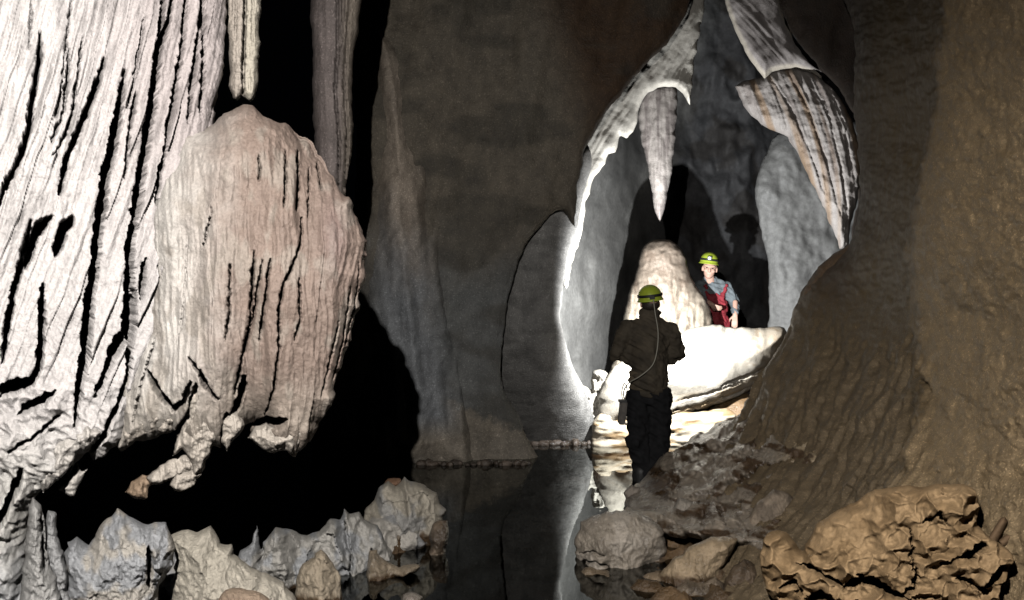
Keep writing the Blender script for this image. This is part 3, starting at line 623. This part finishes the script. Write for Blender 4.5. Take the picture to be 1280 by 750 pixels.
rock('rock', [(498, 756), (504, 742), (516, 740), (526, 746), (530, 770), (500, 775)], 4.4, 'small shiny wet rock at the bottom edge of the pool', (.3, .26, .22), seed=233, T=.06, R=10, rel=.01, facet=.02, step=1.1, mat=M_MUD)

# lumps added along the far waterline, standing in for the dark undercut ledge
rnd = random.Random(5)
def ledge_lump(x, y, Y, s, seed):
    n, m = 10, 7; V = []; Fq = []
    r = random.Random(seed); c = P(x, y, Y); ax = [s * r.uniform(.7, 1.3), s * r.uniform(.6, 1), s * r.uniform(.5, .9)]; ph = r.uniform(0, 6)
    for i in range(m + 1):
        th = math.pi * i / m
        for j in range(n):
            a = 2 * math.pi * j / n
            k = 1 + .18 * math.sin(3 * a + ph) * math.sin(th) + .12 * math.sin(5 * a + 2 * ph + 4 * th)
            V.append((ax[0] * k * math.sin(th) * math.cos(a), ax[1] * k * math.sin(th) * math.sin(a), ax[2] * k * math.cos(th)))
    for i in range(m):
        for j in range(n): Fq.append((i * n + j, i * n + (j + 1) % n, (i + 1) * n + (j + 1) % n, (i + 1) * n + j))
    g = r.uniform(.6, 1.5)
    me = make_mesh('undercut_lump', V, np.array(Fq), M_MUD, np.tile(np.array((.085, .065, .05)) * g, (len(V), 1)))
    o = link('undercut_lump', me); o.location = (c[0], c[1], 0.01)
    return o
for k in range(20):
    o = ledge_lump(527 + k * 7.1 + rnd.uniform(-2, 2), 580, 8.28 + rnd.uniform(-.03, .05), rnd.uniform(.028, .06), k)
    tag(o, 'small dark lump standing in for the undercut ledge along the foot of the dark wall', 'stone', 'undercut ledge lumps along the waterline left of the corner')
for k in range(13):
    o = ledge_lump(658 + k * 6.6 + rnd.uniform(-2, 2), 552, 9.5 + rnd.uniform(-.03, .05), rnd.uniform(.035, .07), 50 + k)
    tag(o, 'small dark lump standing in for the undercut ledge along the foot of the grey lobe', 'stone', 'undercut ledge lumps along the waterline right of the corner')

for pl, Y, lab, c, sd in (
    ([(722, 716), (738, 708), (758, 714), (776, 722), (788, 738), (784, 790), (722, 790)], 4.95, 'low brown wet rock ledge under the layered boulder at the pool edge', (.24, .18, .12), 301),
    ([(782, 742), (792, 726), (804, 718), (822, 716), (840, 724), (848, 736), (846, 790), (782, 790)], 4.85, 'jagged brown wet rock between the layered boulder and the tan wedge', (.27, .20, .13), 302),
    ([(842, 736), (858, 726), (876, 728), (894, 722), (906, 730), (902, 790), (842, 790)], 4.62, 'low wet rock just in front of the tan wedge boulder', (.23, .18, .13), 303),
    ([(900, 742), (908, 724), (918, 708), (932, 700), (944, 706), (952, 722), (956, 790), (900, 790)], 4.6, 'dark wet rock against the left end of the clay bank', (.12, .085, .055), 304),
    ([(768, 646), (786, 636), (806, 638), (836, 644), (860, 650), (870, 664), (846, 676), (812, 672), (786, 664)], 5.55, 'flat grey rock ledge behind the layered boulder', (.33, .28, .22), 305),
    ([(536, 668), (546, 652), (558, 650), (562, 664), (558, 690), (548, 720), (534, 720)], 5.35, 'small dark wet rock at the right end of the sandy rock', (.16, .12, .085), 306)):
    rock('wet_rock', pl, Y, lab, c, seed=sd, T=.1, R=16, rel=.02, facet=.05, scale=26, mat=M_MUD, step=1.2, col2=tuple(k * .55 for k in c))
lb = slab('rock_lobe', [(1066, 306), (1042, 317), (1020, 338), (1005, 364), (996, 394), (987, 430), (970, 464), (980, 486), (1012, 486), (1046, 452), (1066, 400), (1080, 340)], 7.25, M_TAN, T=.24, R=44, step=1.6, back=.3, jag=2, seed=310,
          feat=lambda x, y, d: .05 * fbm(x / 40, y / 50, 311, 3) + .012 * fbm(x / 10, y / 10, 312, 2), col=lambda x, y, d: mixc((.155, .10, .058), (.15, .115, .07), sstep(400, 480, y)))
tag(lb, 'rounded brown rock lobe at the right edge of the chamber opening', 'rock')

# ------------------------------------------------------------------ pool bed and water
xs = np.arange(-6, 7, .035); ys = np.arange(1.5, 15, .035)
GX, GY = np.meshgrid(xs, ys)
sh = sstep(.30, .75, GX - .05 * (GY - 5)) * sstep(6.4, 5.6, GY)
shl = sstep(-.55, -1.0, GX + .12 * (GY - 5)) * sstep(6.3, 5.6, GY)
GZ = -.38 + .05 * fbm(GX * 2, GY * 2, 3, 3) + sh * (.37 + .10 * fbm(GX * 5, GY * 5, 7, 3)) + shl * .3 + .5 * sstep(1.9, 2.6, GX) + .45 * sstep(9.0, 9.8, GY) * sstep(.9, 1.4, GX)
n0, n1 = GX.shape; ii, jj = np.meshgrid(np.arange(n0 - 1), np.arange(n1 - 1), indexing='ij')
q = np.stack([ii * n1 + jj, ii * n1 + jj + 1, (ii + 1) * n1 + jj + 1, (ii + 1) * n1 + jj], -1).reshape(-1, 4)
cf = mixc((.16, .10, .05), (.09, .06, .035), sstep(-.2, .4, fbm(GX * 3, GY * 3, 5, 3))).reshape(-1, 3)
struct(link('cave_floor', make_mesh('cave_floor', np.stack([GX, GY, GZ], -1).reshape(-1, 3), q, M_MUD, cf)))

mw = bpy.data.materials.new('still_pool_water'); mw.use_nodes = True
N = mw.node_tree.nodes; L = mw.node_tree.links
N.remove(N['Principled BSDF']); out = N['Material Output']
gl = N.new('ShaderNodeBsdfGlossy'); gl.inputs['Roughness'].default_value = .012; gl.inputs['Color'].default_value = (.9, .92, .9, 1)
tr = N.new('ShaderNodeBsdfTransparent'); tr.inputs['Color'].default_value = (.30, .21, .12, 1)
fr = N.new('ShaderNodeFresnel'); fr.inputs['IOR'].default_value = 1.65
wn = N.new('ShaderNodeTexNoise'); wn.inputs['Scale'].default_value = 5; wn.inputs['Detail'].default_value = 2
geo = N.new('ShaderNodeNewGeometry'); L.new(geo.outputs['Position'], wn.inputs['Vector'])
bp = N.new('ShaderNodeBump'); bp.inputs['Strength'].default_value = .03; bp.inputs['Distance'].default_value = .02
L.new(wn.outputs[0], bp.inputs['Height']); L.new(bp.outputs[0], gl.inputs['Normal'])
mx = N.new('ShaderNodeMixShader'); L.new(fr.outputs[0], mx.inputs[0]); L.new(tr.outputs[0], mx.inputs[1]); L.new(gl.outputs[0], mx.inputs[2]); L.new(mx.outputs[0], out.inputs[0])
struct(link('pool_water', make_mesh('pool_water', [(-6, 1.5, 0), (6, 1.5, 0), (6, 14, 0), (-6, 14, 0)], np.array([[0, 1, 2, 3]]), mw)))

# ------------------------------------------------------------------ people
def rcone(bm, a, b, ra, rb, n=14):               # tapered capsule
    a, b = Vector(a), Vector(b); d = (b - a); L_ = d.length
    q = d.to_track_quat('Z', 'Y') if L_ > 1e-6 else Matrix.Identity(3).to_quaternion()
    rings = []
    for k in range(5): t = -math.pi / 2 + k * math.pi / 8 * 1.0; rings.append((ra * math.sin(t) if k < 4 else 0, ra * math.cos(t)))
    for k in range(5): t = k * math.pi / 8; rings.append((L_ + rb * math.sin(t), rb * math.cos(t)))
    vs = []
    for z, r in rings:
        vs.append([bm.verts.new(a + q @ Vector((max(r, 1e-4) * math.cos(2 * math.pi * j / n), max(r, 1e-4) * math.sin(2 * math.pi * j / n), z))) for j in range(n)])
    for i in range(len(vs) - 1):
        for j in range(n): bm.faces.new((vs[i][j], vs[i][(j + 1) % n], vs[i + 1][(j + 1) % n], vs[i + 1][j]))
    bm.faces.new(vs[0][::-1]); bm.faces.new(vs[-1])

def ell(bm, c, r, rot=None):
    m = Matrix.Translation(c) @ (rot.to_4x4() if rot else Matrix.Identity(4)) @ Matrix.Diagonal((*r, 1))
    bmesh.ops.create_icosphere(bm, subdivisions=3, radius=1, matrix=m)

def fuse(name, bm, vox, mat, parent, sm=6, crease=0.0, seed=1, fold=14.0):      # weld the volumes into one continuous surface
    me = bpy.data.meshes.new(name); bm.to_mesh(me); bm.free()
    o = bpy.data.objects.new(name, me); COL.objects.link(o)
    md = o.modifiers.new('r', 'REMESH'); md.mode = 'VOXEL'; md.voxel_size = vox
    s = o.modifiers.new('s', 'SMOOTH'); s.factor = .5; s.iterations = sm
    dg = bpy.context.evaluated_depsgraph_get()
    m2 = bpy.data.meshes.new_from_object(o.evaluated_get(dg))
    o.modifiers.clear(); o.data = m2; m2.name = name
    if crease:
        n = len(m2.vertices); co = np.empty(n * 3, np.float32); no = np.empty(n * 3, np.float32)
        m2.vertices.foreach_get('co', co); m2.vertex_normals.foreach_get('vector', no)
        co = co.reshape(-1, 3); no = no.reshape(-1, 3)
        f = ridge(co[:, 0] * fold * .6 + co[:, 1] * fold * .5, co[:, 2] * fold + co[:, 0] * fold * .5, seed, 2) - .9
        co = co + no * (crease * f)[:, None]
        m2.vertices.foreach_set('co', co.ravel()); m2.update()
    m2.polygons.foreach_set('use_smooth', np.ones(len(m2.polygons), bool))
    m2.materials.clear(); m2.materials.append(mat)
    o.parent = parent
    return o

def hand(bm, w, fwd, side, curl=.5, s=1.0):      # palm, four fingers, thumb
    w, fwd, side = Vector(w), Vector(fwd).normalized(), Vector(side).normalized()
    up = fwd.cross(side).normalized()
    for k in (-1.2, -.4, .4, 1.2):
        rcone(bm, w + side * k * .012 * s, w + fwd * .085 * s + side * k * .019 * s, .016 * s, .012 * s, 8)
    for k, ln in zip((-1.5, -.5, .5, 1.5), (.062, .078, .082, .07)):
        a = w + fwd * .085 * s + side * k * .019 * s
        b = a + (fwd * (1 - curl * .4) - up * curl * .6).normalized() * ln * .5 * s
        c = b + (fwd * (1 - curl) - up * curl).normalized() * ln * .5 * s
        rcone(bm, a, b, .0095 * s, .009 * s, 8); rcone(bm, b, c, .009 * s, .0075 * s, 8)
    t = w + fwd * .03 * s - side * .03 * s
    rcone(bm, t, t + (fwd * .6 - side * .7 - up * .3).normalized() * .035 * s, .013 * s, .011 * s, 8)
    rcone(bm, t + (fwd * .6 - side * .7 - up * .3).normalized() * .035 * s, t + (fwd * 1.0 - side * .6 - up * .5).normalized() * .06 * s, .011 * s, .008 * s, 8)

M_SKIN = plain('skin', (.55, .34, .26), .5, .08, 60)
M_HAIR = plain('dark_hair', (.03, .022, .018), .6, .3, 200)
M_JACK = plain('muddy_jacket', (.050, .040, .027), .85, .45, 9, .3)
M_HEM = plain('muddy_jacket_hem', (.085, .066, .042), .9, .35, 14, .3)
M_TROU = plain('black_trousers', (.012, .012, .013), .9, .3, 20, .2, .15)
M_HELM = plain('yellow_green_helmet', (.34, .42, .04), .4, .12, 30)
M_DARK = plain('black_rubber', (.02, .02, .02), .5, .2, 40)
M_BLUE = plain('grey_blue_jacket', (.135, .155, .165), .85, .25, 14, .3)
M_RED = plain('red_oversuit', (.27, .028, .038), .75, .25, 14, .3)
M_CABL = plain('pale_cable', (.26, .245, .20), .5, .1, 30)
M_LENS = plain('lamp_lens', (.7, .7, .68), .15, .02, 30)

def tube(name, pts, r, mat, parent, n=7):
    pts = [Vector(p) for p in pts]; cr = []
    for i in range(len(pts) - 1):
        p0, p1, p2, p3 = pts[max(i - 1, 0)], pts[i], pts[i + 1], pts[min(i + 2, len(pts) - 1)]
        for k in range(6):
            t = k / 6; cr.append(.5 * ((2 * p1) + (p2 - p0) * t + (2 * p0 - 5 * p1 + 4 * p2 - p3) * t * t + (3 * p1 - p0 - 3 * p2 + p3) * t ** 3))
    cr.append(pts[-1]); V = []; Q = []
    for i, p in enumerate(cr):
        d = (cr[min(i + 1, len(cr) - 1)] - cr[max(i - 1, 0)]).normalized(); a = d.orthogonal().normalized() if i == 0 else (a - d * a.dot(d)).normalized(); b = d.cross(a)
        for j in range(n): V.append(p + a * r * math.cos(2 * math.pi * j / n) + b * r * math.sin(2 * math.pi * j / n))
    for i in range(len(cr) - 1):
        for j in range(n): Q.append((i * n + j, i * n + (j + 1) % n, (i + 1) * n + (j + 1) % n, (i + 1) * n + j))
    return link(name, make_mesh(name, V, np.array(Q), mat), parent)

def helmet(parent, c, rot, s=1.0, lamp_front=True):
    """dome with brim, a lamp at the brow and a cable clip at the back; local -Y is the wearer's front"""
    R3 = rot; c = Vector(c); V = []; Q = []; n = 28; rows = 12
    for i in range(rows + 1):
        t = i / rows
        if t < .75: a = t / .75 * math.pi / 2; r, z = .112 * math.sin(a), .115 * math.cos(a)
        else: k = (t - .75) / .25; r, z = .112 + .006 * k + (.010 if k > .5 else 0) * (k - .5) * 2, -.035 * k
        for j in range(n):
            th = 2 * math.pi * j / n; rib = 1 + .02 * (abs(math.sin(th)) < .25) * (z > .02)
            front = 1 + (.10 * max(0, -math.sin(th)) if i == rows else 0)
            V.append(c + R3 @ Vector((r * math.cos(th) * rib * s, r * 1.14 * math.sin(th) * front * s, z * rib * s)))
    for i in range(rows):
        for j in range(n): Q.append((i * n + j, (i + 1) * n + j, (i + 1) * n + (j + 1) % n, i * n + (j + 1) % n))
    h = link('helmet', make_mesh('helmet', V, np.array(Q), M_HELM), parent)
    sd = h.modifiers.new('t', 'SOLIDIFY'); sd.thickness = .005
    def box(nm, ctr, dim, mat):
        bm = bmesh.new(); bmesh.ops.create_cube(bm, size=1, matrix=Matrix.Translation(c) @ R3.to_4x4() @ Matrix.Translation([k * s for k in ctr]) @ Matrix.Diagonal((*[k * s for k in dim], 1)))
        bmesh.ops.bevel(bm, geom=bm.edges[:], offset=.006 * s, segments=2, affect='EDGES')
        me = bpy.data.meshes.new(nm); bm.to_mesh(me); bm.free(); me.materials.append(mat); return link(nm, me, h)
    box('headlamp', (0, -.135, .035), (.055, .04, .05), M_DARK)
    bm = bmesh.new()
    bmesh.ops.create_cone(bm, cap_ends=True, segments=20, radius1=.022 * s, radius2=.020 * s, depth=.012 * s, matrix=Matrix.Translation(c) @ R3.to_4x4() @ Matrix.Translation((0, -.158 * s, .035 * s)) @ Matrix.Rotation(math.radians(90), 4, 'X'))
    me = bpy.data.meshes.new('lamp_lens'); bm.to_mesh(me); bm.free(); me.materials.append(M_LENS); link('lamp_lens', me, h)
    box('cable_clip', (0, .122, .0), (.05, .03, .045), M_DARK)
    V = []; Q = []
    for j in range(25):                           # strap round the shell
        th = 2 * math.pi * j / 24
        for z in (.004, .028): V.append(c + R3 @ Vector((.1165 * math.cos(th) * s, .1165 * 1.14 * math.sin(th) * s, z * s)))
    for j in range(24): Q.append((2 * j, 2 * j + 2, 2 * j + 3, 2 * j + 1))
    st = link('helmet_strap', make_mesh('helmet_strap', V, np.array(Q), M_DARK), h)
    sd = st.modifiers.new('t', 'SOLIDIFY'); sd.thickness = .004; sd.offset = 1
    return h

def head(bm, c, R3, s=1.0):                       # local -Y is the face
    c = Vector(c)
    def p(x, y, z): return c + R3 @ Vector((x * s, y * s, z * s))
    ell(bm, p(0, .01, .03), (.077 * s, .097 * s, .10 * s), R3)
    ell(bm, p(0, -.025, -.04), (.062 * s, .070 * s, .075 * s), R3)
    ell(bm, p(0, -.055, -.085), (.034 * s, .032 * s, .028 * s), R3)             # chin
    rcone(bm, p(0, -.088, .025), p(0, -.108, -.018), .011 * s, .016 * s, 8)      # nose
    for k in (-1, 1):
        ell(bm, p(k * .08, .01, -.01), (.012 * s, .024 * s, .034 * s), R3)       # ear
        ell(bm, p(k * .040, -.060, -.022), (.026 * s, .026 * s, .022 * s), R3)   # cheek
        rcone(bm, p(k * .012, -.088, .032), p(k * .052, -.076, .036), .011 * s, .009 * s, 8)  # brow
    rcone(bm, p(-.022, -.088, -.052), p(.022, -.088, -.052), .0075 * s, .0075 * s, 8)         # lips

# --- the standing caver, seen from behind
D1 = 7.55
def q1(px, py, dy=0.0): x, y, z = P(px, py, D1); return Vector((x, y + dy, z))
c1 = bpy.data.objects.new('person', None); COL.objects.link(c1)
tag(c1, 'caver standing in shadow with his back turned, in green helmet and dark jacket', 'person')
Rz = Matrix.Rotation(math.radians(180), 3, 'Z') @ Matrix.Rotation(math.radians(-4), 3, 'X')
bm = bmesh.new()
head(bm, q1(813, 379, .02), Rz, .98)
rcone(bm, q1(813, 386, .02), q1(812, 404, .01), .056, .062)
ell(bm, q1(811, 440, .0), (.15, .09, .28)); rcone(bm, q1(800, 490), q1(800, 598), .07, .05); rcone(bm, q1(824, 490), q1(822, 598), .07, .05)
hand(bm, q1(790, 444, .33), (.5, .5, .1), (0, .2, 1), .7); hand(bm, q1(832, 444, .33), (-.5, .5, .1), (0, .2, 1), .7)
for a, b in ((786, 790), (841, 832)): rcone(bm, q1(a, 446, .2), q1(b, 444, .34), .035, .028)
fuse('body', bm, .009, M_SKIN, c1, 3)
bm = bmesh.new()                                  # short hair under the helmet
ell(bm, q1(813, 381, .0), (.080, .085, .062))
fuse('hair', bm, .008, M_HAIR, c1, 3, .004, 3, 60)
bm = bmesh.new()
ell(bm, q1(811, 425, .0), (.185, .125, .17)); ell(bm, q1(811, 452, .0), (.175, .12, .20)); ell(bm, q1(812, 408, .0), (.15, .095, .10))
rcone(bm, q1(811, 430), q1(811, 478), .155, .165, 18)
rcone(bm, q1(788, 409, -.0), q1(834, 412, -.0), .075, .075)
for sgn, sh_, el, wr in ((-1, (784, 411), (772, 441), (788, 448)), (1, (838, 414), (849, 440), (834, 449))):
    rcone(bm, q1(*sh_), q1(*el, .03), .078, .064); rcone(bm, q1(*el, .03), q1(*wr, .27), .062, .046)
ell(bm, q1(769, 445, .05), (.05, .06, .055)); ell(bm, q1(851, 443, .05), (.05, .06, .055))
rcone(bm, q1(808, 392, .01), q1(818, 392, .01), .062, .062)       # collar
for a in (786, 840): ell(bm, q1(a, 440, .06), (.075, .09, .12))
fuse('jacket', bm, .012, M_JACK, c1, 5, .020, 5, 15)
bm = bmesh.new()
for z_, r_ in ((466, .178), (476, .186), (485, .182)): ell(bm, q1(810.5, z_), (r_, .13, .04))
rcone(bm, q1(797, 474), q1(824, 474), .08, .08)
fuse('jacket_hem', bm, .011, M_HEM, c1, 4, .010, 8, 22)
bm = bmesh.new()
ell(bm, q1(811, 494), (.182, .13, .12))
for hx, kx, kx2, fx in ((799, 799, 797, 803), (824, 825, 826, 818)):
    rcone(bm, q1(hx, 495), q1(kx, 545, .02), .115, .098, 18); rcone(bm, q1(kx, 545, .02), q1(fx, 600, -.0), .098, .082, 18)
ell(bm, q1(793, 552, -.02), (.085, .09, .07))
fuse('trousers', bm, .012, M_TROU, c1, 5, .022, 11, 12)
bm = bmesh.new()
for fx in (801, 820):
    rcone(bm, q1(fx, 590), q1(fx, 606), .078, .075); rcone(bm, q1(fx, 607, -.03), q1(fx, 608, .16), .058, .048)
fuse('rubber_boots', bm, .011, M_DARK, c1, 3)
h1 = helmet(c1, q1(813, 371, .02), Rz @ Matrix.Rotation(math.radians(7), 3, 'Y'), .93)
tube('lamp_cable', [q1(814, 375, -.12), q1(816, 392, -.13), q1(819, 415, -.15), q1(817, 438, -.17), q1(811, 455, -.185), q1(797, 468, -.17), q1(784, 477, -.12), q1(778, 488, -.09), q1(779, 499, -.07)], .0055, M_CABL, c1)
tube('lamp_cable', [q1(777, 500, -.06), q1(776, 488, -.07), q1(779, 478, -.09), q1(782, 486, -.09), q1(779, 500, -.07)], .005, M_CABL, c1)
bm = bmesh.new()
bmesh.ops.create_cube(bm, size=1, matrix=Matrix.Translation(q1(777.5, 515, -.03)) @ Matrix.Rotation(math.radians(6), 4, 'Y') @ Matrix.Diagonal((.062, .09, .21, 1)))
bmesh.ops.bevel(bm, geom=bm.edges[:], offset=.012, segments=2, affect='EDGES')
me = bpy.data.meshes.new('battery_pack'); bm.to_mesh(me); bm.free(); me.materials.append(plain('worn_battery_case', (.085, .075, .065), .6, .3, 30)); bp_ = link('battery_pack', me, c1)
bm = bmesh.new(); bmesh.ops.create_cube(bm, size=1, matrix=Matrix.Translation(q1(777.5, 500.5, -.03)) @ Matrix.Diagonal((.068, .096, .02, 1)))
me = bpy.data.meshes.new('case_lid'); bm.to_mesh(me); bm.free(); me.materials.append(M_DARK); link('case_lid', me, bp_)

# --- the caver in red behind the mound
D2 = 11.2
def q2(px, py, dy=0.0): x, y, z = P(px, py, D2); return Vector((x, y + dy, z))
c2 = bpy.data.objects.new('person', None); COL.objects.link(c2)
tag(c2, 'caver in grey jacket and red suit leaning beside the stalagmite, face brightly lit', 'person')
R2 = Matrix.Rotation(math.radians(-14), 3, 'Z') @ Matrix.Rotation(math.radians(8), 3, 'X') @ Matrix.Rotation(math.radians(8), 3, 'Y')
bm = bmesh.new()
head(bm, q2(885, 336, -.10), R2, 1.12)
rcone(bm, q2(885.5, 344, -.05), q2(888, 356, .02), .062, .068)
ell(bm, q2(892, 380), (.15, .10, .25)); rcone(bm, q2(884, 405), q2(882, 450), .08, .05); rcone(bm, q2(902, 405), q2(902, 450), .08, .05)
rcone(bm, q2(916, 378, -.12), q2(914, 393, -.2), .035, .03)
hand(bm, q2(914, 393, -.2), (-.15, -.3, -1), (1, -.3, 0), .35, 1.1)
rcone(bm, q2(872, 374, -.2), q2(882, 380, -.3), .034, .03); hand(bm, q2(881, 380, -.3), (.6, -.3, -.4), (0, -.5, 1), .6, 1.05)
fuse('body', bm, .009, M_SKIN, c2, 2)
bm = bmesh.new()
ell(bm, q2(891, 368), (.19, .12, .17)); ell(bm, q2(892, 384), (.17, .115, .15))
rcone(bm, q2(878, 356, -.0), q2(903, 357, -.0), .078, .08)
rcone(bm, q2(875, 358), q2(871, 374, -.05), .078, .062); rcone(bm, q2(871, 374, -.05), q2(877, 378, -.24), .06, .046)
rcone(bm, q2(907, 359), q2(917, 378, -.05), .08, .064); rcone(bm, q2(917, 378, -.05), q2(915, 390, -.17), .062, .05)
rcone(bm, q2(884, 350, .0), q2(892, 351, .0), .06, .06)
fuse('jacket', bm, .012, M_BLUE, c2, 4, .020, 15, 15)
bm = bmesh.new()
ell(bm, q2(893, 384, -.03), (.175, .135, .16)); ell(bm, q2(893, 402, -.02), (.18, .14, .16))
rcone(bm, q2(889, 372, -.07), q2(898, 372, -.07), .07, .07)
rcone(bm, q2(884, 404), q2(881, 450), .115, .085); rcone(bm, q2(902, 404), q2(903, 450), .115, .085)
for a, b in ((884, 880), (901, 906)): rcone(bm, q2(a, 374, -.10), q2(b, 357, -.075), .022, .022)
fuse('red_suit', bm, .012, M_RED, c2, 4, .018, 17, 14)
helmet(c2, q2(884.5, 327, -.09), R2 @ Matrix.Rotation(math.radians(-6), 3, 'X'), 1.02)
bm = bmesh.new(); R2f = R2
bm.free()
for k in (-1, 1):
    bm = bmesh.new(); ell(bm, q2(885, 336, -.10) + R2 @ Vector((k * .032 * 1.12, -.079 * 1.12, .012 * 1.12)), (.012, .010, .009))
    me = bpy.data.meshes.new('eye'); bm.to_mesh(me); bm.free(); me.materials.append(M_DARK); link('eye', me, c2)
